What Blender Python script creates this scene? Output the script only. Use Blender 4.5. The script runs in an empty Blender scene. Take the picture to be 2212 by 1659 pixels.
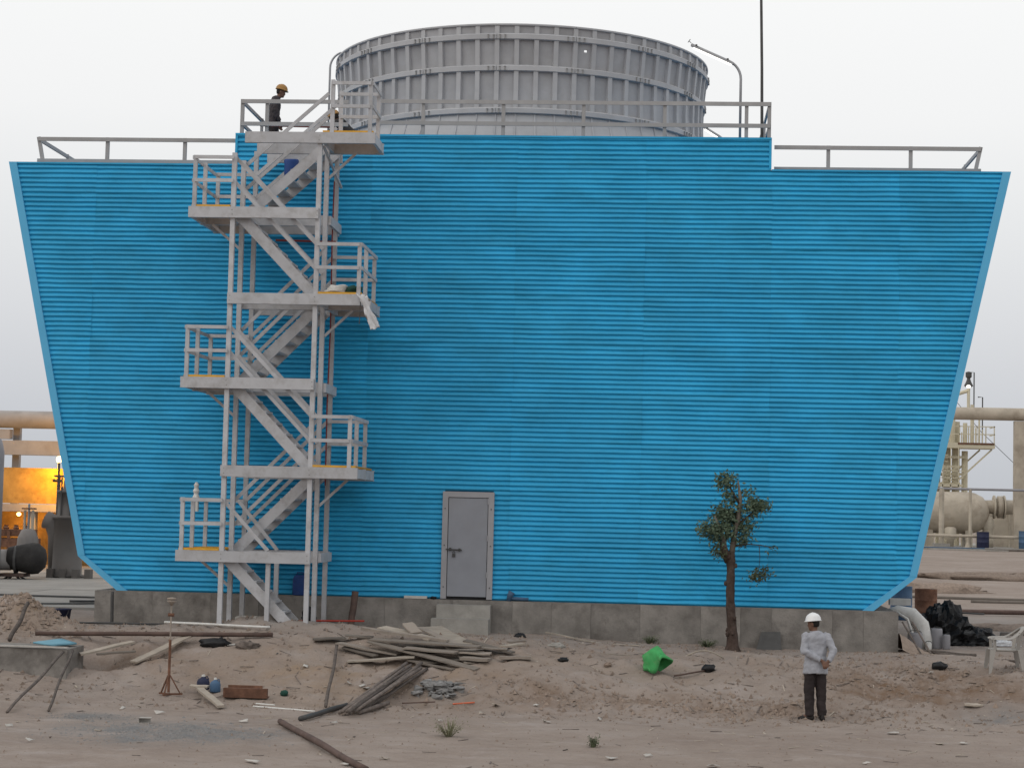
import bpy, math, random
import numpy as np
from mathutils import Vector, Matrix
random.seed(7)
sc = bpy.context.scene
COL = sc.collection
PI = math.pi

# ------------------------------------------------------------------ camera
cam_d = bpy.data.cameras.new('camera')
cam = bpy.data.objects.new('camera', cam_d)
COL.objects.link(cam)
sc.camera = cam
yaw, pit, rol = -.0765, .0679, .0238
F = Vector((math.sin(yaw)*math.cos(pit), math.cos(yaw)*math.cos(pit), math.sin(pit)))
Rv = Vector((math.cos(yaw), -math.sin(yaw), 0))
Uv = Rv.cross(F)
R2 = Rv*math.cos(rol) + Uv*math.sin(rol)
U2 = Uv*math.cos(rol) - Rv*math.sin(rol)
M = Matrix((R2, U2, -F)).transposed().to_4x4()
M.translation = Vector((3.4075, -39.8812, 2.469))
cam.matrix_world = M
cam_d.sensor_width = 36
cam_d.lens = 4200/2212*36
cam_d.clip_start = .5
cam_d.clip_end = 4000

# ------------------------------------------------------------------ sky: bright overcast dusk, greyer towards the dusty horizon
world = bpy.data.worlds.new('World')
sc.world = world
world.use_nodes = True
nt = world.node_tree
nt.nodes.clear()
SUN_EL, SUN_AZ = math.radians(38), math.radians(235)
geo = nt.nodes.new('ShaderNodeNewGeometry')
sep = nt.nodes.new('ShaderNodeSeparateXYZ')
nt.links.new(geo.outputs['Incoming'], sep.inputs[0])
neg = nt.nodes.new('ShaderNodeMath'); neg.operation = 'MULTIPLY'; neg.inputs[1].default_value = -1
nt.links.new(sep.outputs['Z'], neg.inputs[0])
ramp = nt.nodes.new('ShaderNodeValToRGB')
nt.links.new(neg.outputs[0], ramp.inputs[0])
cr = ramp.color_ramp
cr.elements[0].position = 0.0; cr.elements[0].color = (.55, .575, .615, 1)
cr.elements[1].position = 1.0; cr.elements[1].color = (1.04, 1.05, 1.07, 1)
for p, c in ((.05, (.655, .675, .715)), (.10, (.775, .79, .82)), (.15, (.88, .895, .91)), (.20, (.985, .99, .995)), (.26, (1.03, 1.035, 1.035))):
    e = cr.elements.new(p); e.color = (*c, 1)
sky = nt.nodes.new('ShaderNodeTexSky')
sky.sky_type = 'NISHITA'; sky.sun_disc = False
sky.sun_elevation = SUN_EL; sky.sun_rotation = SUN_AZ
sky.air_density = 2; sky.dust_density = 8
bg1 = nt.nodes.new('ShaderNodeBackground'); bg1.inputs[1].default_value = .05
nt.links.new(sky.outputs[0], bg1.inputs[0])
bg2 = nt.nodes.new('ShaderNodeBackground'); bg2.inputs[1].default_value = 1.0
nt.links.new(ramp.outputs[0], bg2.inputs[0])
mx = nt.nodes.new('ShaderNodeMixShader'); mx.inputs[0].default_value = .9
nt.links.new(bg1.outputs[0], mx.inputs[1]); nt.links.new(bg2.outputs[0], mx.inputs[2])
wo = nt.nodes.new('ShaderNodeOutputWorld')
nt.links.new(mx.outputs[0], wo.inputs[0])

sun_d = bpy.data.lights.new('sun', 'SUN')
sun_d.energy = .5; sun_d.angle = math.radians(40); sun_d.color = (1, .96, .9)
sun = bpy.data.objects.new('sun', sun_d)
COL.objects.link(sun)
to_sun = Vector((math.sin(SUN_AZ)*math.cos(SUN_EL), math.cos(SUN_AZ)*math.cos(SUN_EL), math.sin(SUN_EL)))
sun.rotation_euler = to_sun.to_track_quat('Z', 'Y').to_euler()

sc.view_settings.view_transform = 'Standard'
sc.view_settings.look = 'None'
sc.view_settings.exposure = 0
sc.view_settings.gamma = 1
sc.render.engine = 'CYCLES'
sc.cycles.max_bounces = 6

# ------------------------------------------------------------------ noise
def _hash(ix, iy, s):
    h = (ix.astype(np.int64)*374761393 + iy.astype(np.int64)*668265263 + s*1442695041) & 0xffffffff
    h = ((h ^ (h >> 13))*1274126177) & 0xffffffff
    return ((h ^ (h >> 16)) & 0xffff)/65535.0
def vnoise(x, y, s=0):
    x = np.asarray(x, float); y = np.asarray(y, float)
    ix = np.floor(x); iy = np.floor(y); fx = x-ix; fy = y-iy
    fx = fx*fx*(3-2*fx); fy = fy*fy*(3-2*fy)
    a = _hash(ix, iy, s); b = _hash(ix+1, iy, s); c = _hash(ix, iy+1, s); d = _hash(ix+1, iy+1, s)
    return (a*(1-fx)+b*fx)*(1-fy) + (c*(1-fx)+d*fx)*fy - .5
def sst(a, b, t):
    t = np.clip((t-a)/(b-a), 0, 1)
    return t*t*(3-2*t)
def bump2(x, y, cx, cy, rx, ry):
    return np.exp(-((x-cx)/rx)**2-((y-cy)/ry)**2)

def ground(x, y):
    x = np.asarray(x, float); y = np.asarray(y, float)
    w = np.interp(x, [-9, -6, 0, 5, 9], [.06, .1, .1, -.07, -.05])
    e = .35*np.sin(x*.55+1)+.2*np.sin(x*1.3)
    t = sst(-3.0, -7.4, y+e)
    z = w*(1-t)-.8*t
    z = z+.2*bump2(x, y, -3.6, -2.1, 2.2, 1.5)
    z = z+sst(12, 80, y)*1.2*sst(3, 11, x)
    # soil thrown up beside the wall's left corner, and the small dug hollow by the concrete block
    z = z+.62*bump2(x, y, -8.9, -2.75, .85, .75)-.28*bump2(x, y, -6.75, -4.75, .5, .35)
    near = sst(-26, -20, y)*(1-sst(1, 14, y))
    slope = sst(-8.6, -7.0, y)*(1-sst(-2.6, -1.0, y))
    dug = bump2(x, y, 3.6, -6.3, 3.4, .75)+.9*bump2(x, y, 7.6, -4.3, 1.6, 1.3)+.6*bump2(x, y, -8.9, -2.75, 1, 1)+.5*bump2(x, y, -6, -5, 1.4, .8)
    z = z+near*(.05*vnoise(x*.7, y*.7, 1)+.03*vnoise(x*2.1, y*2.1, 2))
    z = z+near*(.02+.06*slope)*vnoise(x*1.2, y*1.9, 8)
    z = z+near*slope*(.09*vnoise(x*3.1+9, y*3.1, 3)+.05*vnoise(x*7.3, y*7.3, 4))
    z = z+near*(.018*vnoise(x*6, y*6, 5)+.012*vnoise(x*14, y*14, 6))
    z = z+dug*(.18*vnoise(x*2.6, y*3.4, 9)+.12*vnoise(x*6.1, y*6.1, 10)+.07*vnoise(x*13, y*13, 11))
    # concrete-spattered heap at the foot of the stair
    z = z+.05*bump2(x, y, -4.2, -2.3, 1.3, .5)*(1+2*vnoise(x*6, y*6, 12))
    far = sst(60, 200, np.hypot(x, y))
    z = z*(1-far)+far*(1.0*sst(0, 40, x+y*.0)*0+z)
    return z
def G(x, y):
    return float(ground(np.array([x]), np.array([y]))[0])

# ------------------------------------------------------------------ materials
def mat(name, col, rough=.8, var=.12, scale=5., bump=0., bscale=30., metal=0., dirt=None, damt=.5, dscale=3., orand=0., aniso=None, spec=.3):
    m = bpy.data.materials.new(name); m.use_nodes = True
    n = m.node_tree.nodes; l = m.node_tree.links
    b = n['Principled BSDF']
    b.inputs['Roughness'].default_value = rough
    b.inputs['Metallic'].default_value = metal
    b.inputs['Specular IOR Level'].default_value = spec
    tc = n.new('ShaderNodeTexCoord'); oi = n.new('ShaderNodeObjectInfo')
    vm = n.new('ShaderNodeVectorMath'); vm.operation = 'MULTIPLY_ADD'
    cmb = n.new('ShaderNodeCombineXYZ')
    for i in range(3): l.new(oi.outputs['Random'], cmb.inputs[i])
    vm.inputs[1].default_value = (37, 53, 71)
    l.new(cmb.outputs[0], vm.inputs[0]); l.new(tc.outputs['Object'], vm.inputs[2])
    vec = vm.outputs[0]
    if aniso:
        mp = n.new('ShaderNodeMapping'); mp.inputs['Scale'].default_value = aniso
        l.new(vec, mp.inputs[0]); vec = mp.outputs[0]
    def noise(s, d=5, r=.6):
        t = n.new('ShaderNodeTexNoise'); t.inputs['Scale'].default_value = s
        t.inputs['Detail'].default_value = d; t.inputs['Roughness'].default_value = r
        l.new(vec, t.inputs['Vector']); return t.outputs[0]
    r1 = n.new('ShaderNodeValToRGB'); l.new(noise(scale), r1.inputs[0])
    r1.color_ramp.elements[0].position = .3; r1.color_ramp.elements[1].position = .7
    r1.color_ramp.elements[0].color = (*[max(0, c*(1-var)) for c in col], 1)
    r1.color_ramp.elements[1].color = (*[min(1, c*(1+var)) for c in col], 1)
    out = r1.outputs[0]
    if dirt:
        r2 = n.new('ShaderNodeValToRGB'); l.new(noise(dscale, 8, .7), r2.inputs[0])
        r2.color_ramp.elements[0].position = .48; r2.color_ramp.elements[1].position = .68
        r2.color_ramp.elements[0].color = (0, 0, 0, 1); r2.color_ramp.elements[1].color = (damt, damt, damt, 1)
        mxn = n.new('ShaderNodeMix'); mxn.data_type = 'RGBA'
        l.new(r2.outputs[0], mxn.inputs['Factor']); l.new(out, mxn.inputs['A']); mxn.inputs['B'].default_value = (*dirt, 1)
        out = mxn.outputs['Result']
    if orand:
        mr = n.new('ShaderNodeMapRange'); l.new(oi.outputs['Random'], mr.inputs[0])
        mr.inputs[3].default_value = 1-orand; mr.inputs[4].default_value = 1+orand
        hs = n.new('ShaderNodeHueSaturation'); l.new(mr.outputs[0], hs.inputs['Value']); l.new(out, hs.inputs['Color'])
        out = hs.outputs[0]
    l.new(out, b.inputs['Base Color'])
    if bump:
        bp = n.new('ShaderNodeBump'); bp.inputs['Strength'].default_value = bump; bp.inputs['Distance'].default_value = .02
        l.new(noise(bscale, 6), bp.inputs['Height']); l.new(bp.outputs[0], b.inputs['Normal'])
    return m
def emis(name, col, s):
    m = bpy.data.materials.new(name); m.use_nodes = True
    b = m.node_tree.nodes['Principled BSDF']
    b.inputs['Base Color'].default_value = (*col, 1)
    b.inputs['Emission Color'].default_value = (*col, 1); b.inputs['Emission Strength'].default_value = s
    return m

MT = dict(
    clad=mat('blue_cladding', (.026, .347, .618), .5, .15, .8, .15, 60, dirt=(.022, .255, .425), damt=.45, dscale=.9, orand=.022, aniso=(1, 1, 1.7)),
    trim=mat('light_blue_trim', (.10, .42, .68), .45, .05, 2),
    casing=mat('casing_blue', (.02, .2, .4), .7),
    deck=mat('deck_grey', (.35, .35, .36), .8),
    frp=mat('pale_grey_frp', (.46, .46, .475), .55, .07, 4, .08, 60, dirt=(.27, .25, .23), damt=.55, dscale=3.5, orand=.09),
    frp2=mat('stack_frp', (.415, .418, .432), .5, .08, 1.5, .06, 30, dirt=(.33, .325, .325), damt=.4, dscale=.9, orand=.04),
    shell=mat('stack_shell', (.365, .368, .385), .5, .12, 1.5, .06, 30, dirt=(.28, .275, .275), damt=.5, dscale=1.3, orand=.06),
    rail=mat('railing_grey', (.33, .325, .325), .6, .08, 4, orand=.05),
    boltgrey=mat('bolt_grey', (.29, .285, .28), .6, .2, 20),
    grate=mat('yellow_grating', (.62, .33, .04), .7, .15, 9),
    door=mat('door_grey', (.265, .275, .305), .5, .06, 2.5, .05, 20, dirt=(.26, .255, .26), damt=.3, dscale=2),
    frame=mat('door_frame_grey', (.33, .325, .34), .5, .06, 3),
    steel=mat('galvanised_steel', (.33, .33, .34), .45, .1, 6, metal=.5),
    endcap=mat('tarred_steel', (.028, .026, .025), .8, .3, 5, .1, 30),
    darksteel=mat('dark_steel', (.07, .068, .066), .6, .2, 5, .1, 30),
    conc=mat('grey_concrete', (.225, .208, .19), .9, .3, 2.2, .5, 25, dirt=(.115, .103, .093), damt=.9, dscale=1.7, orand=.15),
    conc2=mat('pale_concrete', (.31, .295, .27), .92, .16, 2.5, .4, 22, dirt=(.21, .195, .175), damt=.6, dscale=1.8, orand=.08),
    pave=mat('yard_concrete', (.26, .245, .225), .92, .14, .6, .2, 12, dirt=(.19, .175, .155), damt=.6, dscale=.5, orand=.06),
    wood=mat('weathered_plank', (.245, .21, .178), .9, .28, 3, .4, 30, dirt=(.13, .105, .088), damt=.7, dscale=3, orand=.42, aniso=(1, 1, 1)),
    pole=mat('dark_wood_pole', (.135, .112, .098), .9, .35, 8, .5, 40, dirt=(.07, .056, .048), damt=.6, dscale=5, orand=.35),
    palewood=mat('pale_board', (.37, .32, .265), .9, .16, 4, .3, 30, orand=.12),
    rust=mat('rust', (.155, .078, .050), .9, .35, 6, .3, 30, dirt=(.07, .035, .025), damt=.6, dscale=5, orand=.15),
    rustpipe=mat('brown_pipe', (.115, .075, .062), .8, .25, 4, .2, 20, dirt=(.05, .04, .036), damt=.5, orand=.15),
    black=mat('black_plastic', (.012, .012, .013), .5, .3, 6, .5, 14),
    white=mat('white_plastic', (.62, .61, .58), .6, .1, 5, dirt=(.35, .32, .28), damt=.35, dscale=6),
    dirtywhite=mat('dirty_white_plastic', (.33, .31, .285), .6, .12, 5, dirt=(.25, .22, .19), damt=.5, dscale=5),
    paper=mat('paper', (.46, .435, .40), .85, .12, 9, orand=.15),
    green=mat('green_tarp', (.055, .33, .10), .75, .15, 8, .2, 30, dirt=(.17, .27, .13), damt=.45, dscale=6),
    dkgreen=mat('dark_green_cloth', (.015, .06, .045), .8, .3, 8),
    bluep=mat('blue_plastic', (.02, .06, .22), .55, .15, 6, dirt=(.08, .08, .1), damt=.3, dscale=4),
    blued=mat('dull_blue_paint', (.06, .12, .21), .6, .15, 4, dirt=(.1, .1, .11), damt=.4, dscale=3),
    navy=mat('dark_navy_plastic', (.018, .022, .055), .6, .2, 6),
    tealsheet=mat('pale_blue_board', (.15, .32, .40), .7, .08, 5),
    red=mat('red_paint', (.42, .045, .03), .6, .15, 6),
    dkred=mat('dark_red', (.20, .035, .03), .7, .2, 6),
    orange=mat('orange_strip', (.55, .13, .06), .6, .15, 6),
    tan=mat('tan_paint', (.44, .385, .31), .6, .13, 1.2, .1, 20, dirt=(.20, .155, .115), damt=.55, dscale=.9, orand=.06),
    cream_lit=mat('lamplit_cream', (.58, .53, .40), .6, .1, 1.2, dirt=(.40, .34, .24), damt=.4, dscale=1.2, orand=.06),  # cream paint with the yellow of nearby plant lights put into its colour
    tan2=mat('tan_grey_paint', (.47, .42, .34), .7, .15, 1.5, dirt=(.2, .16, .13), damt=.5, dscale=1, orand=.08),
    bgpipe=mat('grey_pipe_paint', (.37, .34, .32), .6, .12, 1.5, dirt=(.24, .21, .19), damt=.5, dscale=1.2),
    bggrey=mat('grey_blue_pipe', (.26, .255, .27), .6, .12, 1.5),
    pumpgrey=mat('pump_grey', (.125, .115, .108), .7, .2, 1.5, dirt=(.10, .085, .075), damt=.7, dscale=1.5),
    pumpgrey2=mat('valve_grey', (.22, .205, .195), .7, .2, 2, dirt=(.12, .1, .09), damt=.6, dscale=2),
    lit=mat('plaster_wall', (.33, .215, .075), .9, .3, 1.6, .1, 12, dirt=(.17, .09, .03), damt=.7, dscale=1.2),  # yellowish plaster, blue cut to put some lamp glow into the colour
    soil=mat('clod', (.24, .185, .148), .95, .25, 12, .5, 20, orand=.2),
    stone=mat('rubble', (.21, .205, .2), .95, .2, 9, .4, 20, orand=.2),
    bark=mat('bark', (.062, .042, .034), .95, .35, 9, .9, 22, dirt=(.13, .10, .085), damt=.6, dscale=7),
    barkp=mat('pale_limb', (.17, .145, .12), .9, .25, 9, .5, 25),
    leaf=mat('leaf', (.10, .14, .09), .6, .35, 9, orand=.1),
    leafd=mat('dry_leaf', (.085, .10, .055), .7, .3, 6),
    skin=mat('skin', (.16, .085, .058), .6, .1, 9),
    hair=mat('hair', (.012, .010, .009), .7, .2, 20),
    shirt=mat('light_shirt', (.33, .335, .365), .9, .1, 6, .35, 16),
    trouser=mat('dark_trousers', (.030, .023, .023), .9, .2, 6, .35, 16),
    dkshirt=mat('dark_shirt', (.055, .047, .050), .9, .25, 6, .35, 16),
    shoe=mat('dark_shoe', (.018, .014, .013), .6, .2, 9),
    helmw=mat('white_helmet', (.74, .74, .74), .35, .03, 4),
    helmy=mat('yellow_helmet', (.33, .175, .05), .4, .1, 4),
    rope=mat('white_rope', (.60, .59, .56), .9, .1, 9),
    sheetw=mat('translucent_sheet', (.62, .62, .63), .4, .08, 5),
    tube=emis('lamp_tube', (1, .98, .9), 2.2),
    sodium=emis('sodium_lamp', (1, .62, .25), 6),
)
def ground_mat():
    m = bpy.data.materials.new('sandy_ground'); m.use_nodes = True
    n = m.node_tree.nodes; l = m.node_tree.links; b = n['Principled BSDF']
    b.inputs['Roughness'].default_value = .95; b.inputs['Specular IOR Level'].default_value = .1
    tc = n.new('ShaderNodeTexCoord')
    def noise(s, d=6, r=.6, sc_=None):
        t = n.new('ShaderNodeTexNoise'); t.inputs['Scale'].default_value = s; t.inputs['Detail'].default_value = d; t.inputs['Roughness'].default_value = r
        if sc_:
            mp = n.new('ShaderNodeMapping'); mp.inputs['Scale'].default_value = sc_; l.new(tc.outputs['Object'], mp.inputs[0]); l.new(mp.outputs[0], t.inputs['Vector'])
        else: l.new(tc.outputs['Object'], t.inputs['Vector'])
        return t.outputs[0]
    def ramp(src, stops):
        r = n.new('ShaderNodeValToRGB'); l.new(src, r.inputs[0])
        while len(r.color_ramp.elements) < len(stops): r.color_ramp.elements.new(.5)
        for e, (p, c) in zip(r.color_ramp.elements, stops): e.position = p; e.color = (*c, 1)
        return r.outputs[0]
    def mix(f, a, bb):
        x = n.new('ShaderNodeMix'); x.data_type = 'RGBA'; l.new(f, x.inputs['Factor'])
        for s, v in (('A', a), ('B', bb)):
            if isinstance(v, tuple): x.inputs[s].default_value = (*v, 1)
            else: l.new(v, x.inputs[s])
        return x.outputs['Result']
    base = ramp(noise(.45, 6), [(.3, (.218, .174, .148)), (.52, (.276, .230, .198)), (.72, (.332, .286, .256))])
    fine = ramp(noise(5, 8, .75, (1, 1.6, 1)), [(.36, (.0, .0, .0)), (.62, (.55, .55, .55))])
    c = mix(fine, base, (.312, .256, .219))
    spk = ramp(noise(26, 4, .8), [(.56, (0, 0, 0)), (.70, (.65, .65, .65))])
    c = mix(spk, c, (.16, .122, .10))
    blot = ramp(noise(1.6, 8, .7, (1, 2.2, 1)), [(.50, (0, 0, 0)), (.66, (.55, .55, .55))])
    c = mix(blot, c, (.225, .178, .150))
    pale = ramp(noise(.9, 7, .7, (1, 1.8, 1)), [(.54, (0, 0, 0)), (.68, (.5, .5, .5))])
    c = mix(pale, c, (.36, .318, .296))
    for nm, colr in (('ash', (.165, .168, .17)), ('dug', (.165, .108, .072)), ('ochre', (.27, .185, .115)), ('conc', (.30, .295, .285))):
        at = n.new('ShaderNodeAttribute'); at.attribute_name = nm
        mm = n.new('ShaderNodeMath'); mm.operation = 'MULTIPLY'; l.new(at.outputs['Fac'], mm.inputs[0])
        l.new(ramp(noise(2.2, 8, .75), [(.36, (.15, .15, .15)), (.62, (1, 1, 1))]), mm.inputs[1])
        c = mix(mm.outputs[0], c, colr)
    l.new(c, b.inputs['Base Color'])
    bp = n.new('ShaderNodeBump'); bp.inputs['Strength'].default_value = .7; bp.inputs['Distance'].default_value = .035
    l.new(noise(11, 8, .75), bp.inputs['Height']); l.new(bp.outputs[0], b.inputs['Normal'])
    return m

# ------------------------------------------------------------------ mesh builder
ORG = {}
def tag(o, label=None, cat=None, group=None, kind=None):
    if label: o['label'] = label
    if cat: o['category'] = cat
    if group: o['group'] = group
    if kind: o['kind'] = kind
    return o
def thing(name, label, cat, loc=(0, 0, 0), group=None):
    o = bpy.data.objects.new(name, None); COL.objects.link(o)
    o.location = loc; o.empty_display_size = .2
    ORG[o] = Vector(loc)
    return tag(o, label, cat, group)
class MB:
    def __init__(s): s.v = []; s.f = []
    def add(s, vs, fs):
        k = len(s.v); s.v += [tuple(p) for p in vs]; s.f += [tuple(i+k for i in f) for f in fs]; return s
    def hexa(s, p):   # 8 points: bottom 4 ccw, top 4 ccw
        return s.add(p, [(0, 3, 2, 1), (4, 5, 6, 7), (0, 1, 5, 4), (1, 2, 6, 5), (2, 3, 7, 6), (3, 0, 4, 7)])
    def box(s, x0, x1, y0, y1, z0, z1):
        return s.hexa([(x0, y0, z0), (x1, y0, z0), (x1, y1, z0), (x0, y1, z0), (x0, y0, z1), (x1, y0, z1), (x1, y1, z1), (x0, y1, z1)])
    def bar(s, p0, p1, w, h, up=(0, 0, 1), j=0.):
        a = Vector(p0); b = Vector(p1); t = (b-a).normalized(); u = Vector(up)
        sd = t.cross(u)
        if sd.length < 1e-4: sd = t.cross(Vector((0, 1, 0)))
        sd.normalize(); u = sd.cross(t)
        r = lambda: random.uniform(-j, j)
        P = []
        for e in (a, b):
            for i, k in ((-1, -1), (1, -1), (1, 1), (-1, 1)):
                P.append(e+sd*(i*w/2+r())+u*(k*h/2+r()*.3)+t*r()*2)
        return s.hexa([P[0], P[1], P[5], P[4], P[3], P[2], P[6], P[7]])
    def loft(s, rings, cap=True):
        n = len(rings[0]); k = len(s.v)
        for r in rings: s.v += [tuple(p) for p in r]
        for i in range(len(rings)-1):
            for j in range(n):
                a = k+i*n+j; b = k+i*n+(j+1) % n
                s.f.append((a, b, b+n, a+n))
        if cap:
            s.f.append(tuple(k+j for j in reversed(range(n))))
            s.f.append(tuple(k+(len(rings)-1)*n+j for j in range(n)))
        return s
    def tube(s, pts, r, n=8, cap=True, side=None, asp=1.):
        pts = [Vector(p) for p in pts]; m = len(pts)
        rs = r if isinstance(r, (list, tuple)) else [r]*m
        ref = Vector(side) if side else None
        rings = []; prev = None
        for i, p in enumerate(pts):
            t = (pts[min(i+1, m-1)]-pts[max(i-1, 0)]).normalized()
            if ref: a = ref-t*ref.dot(t)
            elif prev is None:
                a = Vector((0, 0, 1)) if abs(t.z) < .8 else Vector((1, 0, 0)); a = a-t*a.dot(t)
            else: a = prev-t*prev.dot(t)
            a.normalize(); prev = a; b = t.cross(a)
            rings.append([p+(a*math.cos(q)+b*math.sin(q)*asp)*rs[i] for q in [2*PI*j/n for j in range(n)]])
        return s.loft(rings, cap)
    def lathe(s, c, prof, n=24, axis=(0, 0, 1), a0=0., a1=2*PI, cap=True):
        ax = Vector(axis).normalized(); u = ax.orthogonal().normalized()
        if abs(ax.z) > .99: u = Vector((1, 0, 0))
        w = ax.cross(u); c = Vector(c)
        return s.loft([[c+ax*z+(u*math.cos(q)+w*math.sin(q))*max(r, 1e-4) for q in [a0+(a1-a0)*j/n for j in range(n)]] for r, z in prof], cap)
    def blob(s, c, rx, ry, rz, nu=14, nv=9, amp=.2, seed=0, fr=2., flat=None):
        rr = random.Random(seed); c = Vector(c); k = len(s.v)
        from mathutils import noise as mn
        off = Vector((rr.uniform(-50, 50), rr.uniform(-50, 50), rr.uniform(-50, 50)))
        def pt(d):
            e = 1+amp*mn.noise(d*fr+off)+amp*.6*mn.noise(d*fr*2.7+off)
            p = Vector((d.x*rx, d.y*ry, d.z*rz))*e
            if flat is not None and p.z < flat: p.z = flat
            return c+p
        rings = []
        for i in range(1, nv):
            th = PI*i/nv
            rings.append([pt(Vector((math.sin(th)*math.cos(2*PI*j/nu), math.sin(th)*math.sin(2*PI*j/nu), -math.cos(th)))) for j in range(nu)])
        return s.loft(rings, True)
    def build(s, name, m, parent=None, smooth=False, origin=None, share=None):
        V = np.array(s.v, float)
        if parent is not None: o0 = ORG[parent]
        elif origin is not None: o0 = Vector(origin)
        else:
            lo = V.min(0); hi = V.max(0); o0 = Vector(((lo[0]+hi[0])/2, (lo[1]+hi[1])/2, lo[2]))
        me = bpy.data.meshes.new(name)
        me.from_pydata([tuple(p) for p in (V-np.array(o0))], [], s.f)
        me.materials.append(MT[m] if isinstance(m, str) else m)
        if smooth: me.polygons.foreach_set('use_smooth', [True]*len(me.polygons))
        me.update()
        o = bpy.data.objects.new(name, me); COL.objects.link(o)
        ORG[o] = Vector(o0)
        if parent is not None: o.parent = parent
        else: o.location = o0
        return o
def remesh(o, v):
    r = o.modifiers.new('remesh', 'REMESH'); r.mode = 'VOXEL'; r.voxel_size = v; r.use_smooth_shade = True
    s = o.modifiers.new('smooth', 'SMOOTH'); s.factor = .5; s.iterations = 3
    return o
def folds(o, st, size):
    t = bpy.data.textures.new('folds', 'CLOUDS'); t.noise_scale = size; t.noise_depth = 3
    d = o.modifiers.new('folds', 'DISPLACE'); d.texture = t; d.strength = st; d.mid_level = .5; d.texture_coords = 'LOCAL'
    return o

# ------------------------------------------------------------------ ground
def axis(dense0, dense1, step, lo, hi, growth=1.16):
    a = list(np.arange(dense0, dense1, step)); s = step
    while a[-1] < hi: s *= growth; a.append(a[-1]+s)
    b = []; s = step; p = dense0
    while p > lo: s *= growth; p -= s; b.append(p)
    return np.array(b[::-1]+a)
gx = axis(-10.5, 11.5, .065, -1800, 1800); gy = axis(-16.5, .3, .07, -600, 2500)
X, Y = np.meshgrid(gx, gy)
Z = ground(X, Y)
nx, ny = len(gx), len(gy)
me = bpy.data.meshes.new('ground')
vv = np.stack([X, Y, Z], -1).reshape(-1, 3)
ii = (np.arange(ny-1)[:, None]*nx+np.arange(nx-1)[None]).reshape(-1)
ff = np.stack([ii, ii+1, ii+nx+1, ii+nx], -1)
me.vertices.add(len(vv)); me.vertices.foreach_set('co', vv.reshape(-1))
me.loops.add(ff.size); me.loops.foreach_set('vertex_index', ff.reshape(-1).astype(np.int32))
me.polygons.add(len(ff)); me.polygons.foreach_set('loop_start', (np.arange(len(ff))*4).astype(np.int32))
me.polygons.foreach_set('use_smooth', [True]*len(ff))
me.update(calc_edges=True)
def attr(name, a):
    t = me.attributes.new(name, 'FLOAT', 'POINT'); t.data.foreach_set('value', np.clip(a, 0, 1).reshape(-1).astype(np.float32))
nz = vnoise(X*1.3, Y*1.3, 20)*1.2+vnoise(X*4, Y*4, 21)*.8
attr('ash', (bump2(X, Y, -3.9, -11.6, 1.25, 1.3)+.8*bump2(X, Y, -5.4, -9.8, .6, .5)+.6*bump2(X, Y, 9.2, -6.3, .7, .6)+.5*bump2(X, Y, -2.6, -11.8, .8, .8)+.7*bump2(X, Y, -.3, -6.3, .5, .5))*(1.25+nz))
attr('dug', (bump2(X, Y, 3.4, -6.4, 3.2, .8)+.9*bump2(X, Y, 7.6, -4.4, 1.7, 1.3)+1.5*bump2(X, Y, -6.65, -4.8, .55, .4)+.5*bump2(X, Y, -6, -4.6, 1.4, .8)+.6*bump2(X, Y, 9.2, -4.8, 1.2, .8)+.5*bump2(X, Y, 5.2, -1.2, .8, .6))*(.55+1.3*nz))
attr('ochre', (bump2(X, Y, -8.8, -2.75, .9, .9)+.55*bump2(X, Y, -1.3, -6.2, 1.6, 1.2)+.5*bump2(X, Y, -3.4, -4.9, 2, 1)+.35*bump2(X, Y, 2, -4, 3, 1.5))*(.7+nz))
attr('conc', (bump2(X, Y, -4.3, -2.2, 1.5, .75)+.7*bump2(X, Y, -6.8, -1.2, .9, .6))*(.9+nz)+.9*sst(6, 11, Y)*(1-sst(14, 20, Y))*sst(8, 9.5, X)*.5)
me.materials.append(ground_mat())
go = bpy.data.objects.new('ground', me); COL.objects.link(go); tag(go, kind='structure')

# paved yard behind, left: slabs with open joints
pv = bpy.data.objects.new('pavement', None); COL.objects.link(pv); pv['kind'] = 'structure'; ORG[pv] = Vector((0, 0, 0))
for i in range(7):
    for j in range(8):
        x1 = -9.3-i*4.2; y0 = 4.6+j*4.6
        MB().box(x1-4.17, x1, y0, y0+4.57, -.3, .13+random.uniform(-.006, .006)).build('slab', 'pave', pv)
pv2 = bpy.data.objects.new('pavement', None); COL.objects.link(pv2); pv2['kind'] = 'structure'; ORG[pv2] = Vector((0, 0, 0))
for i in range(6):
    MB().box(17+i*5, 21.97+i*5, 77, 110, .3, 1.27).build('slab', 'conc2', pv2)

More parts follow.
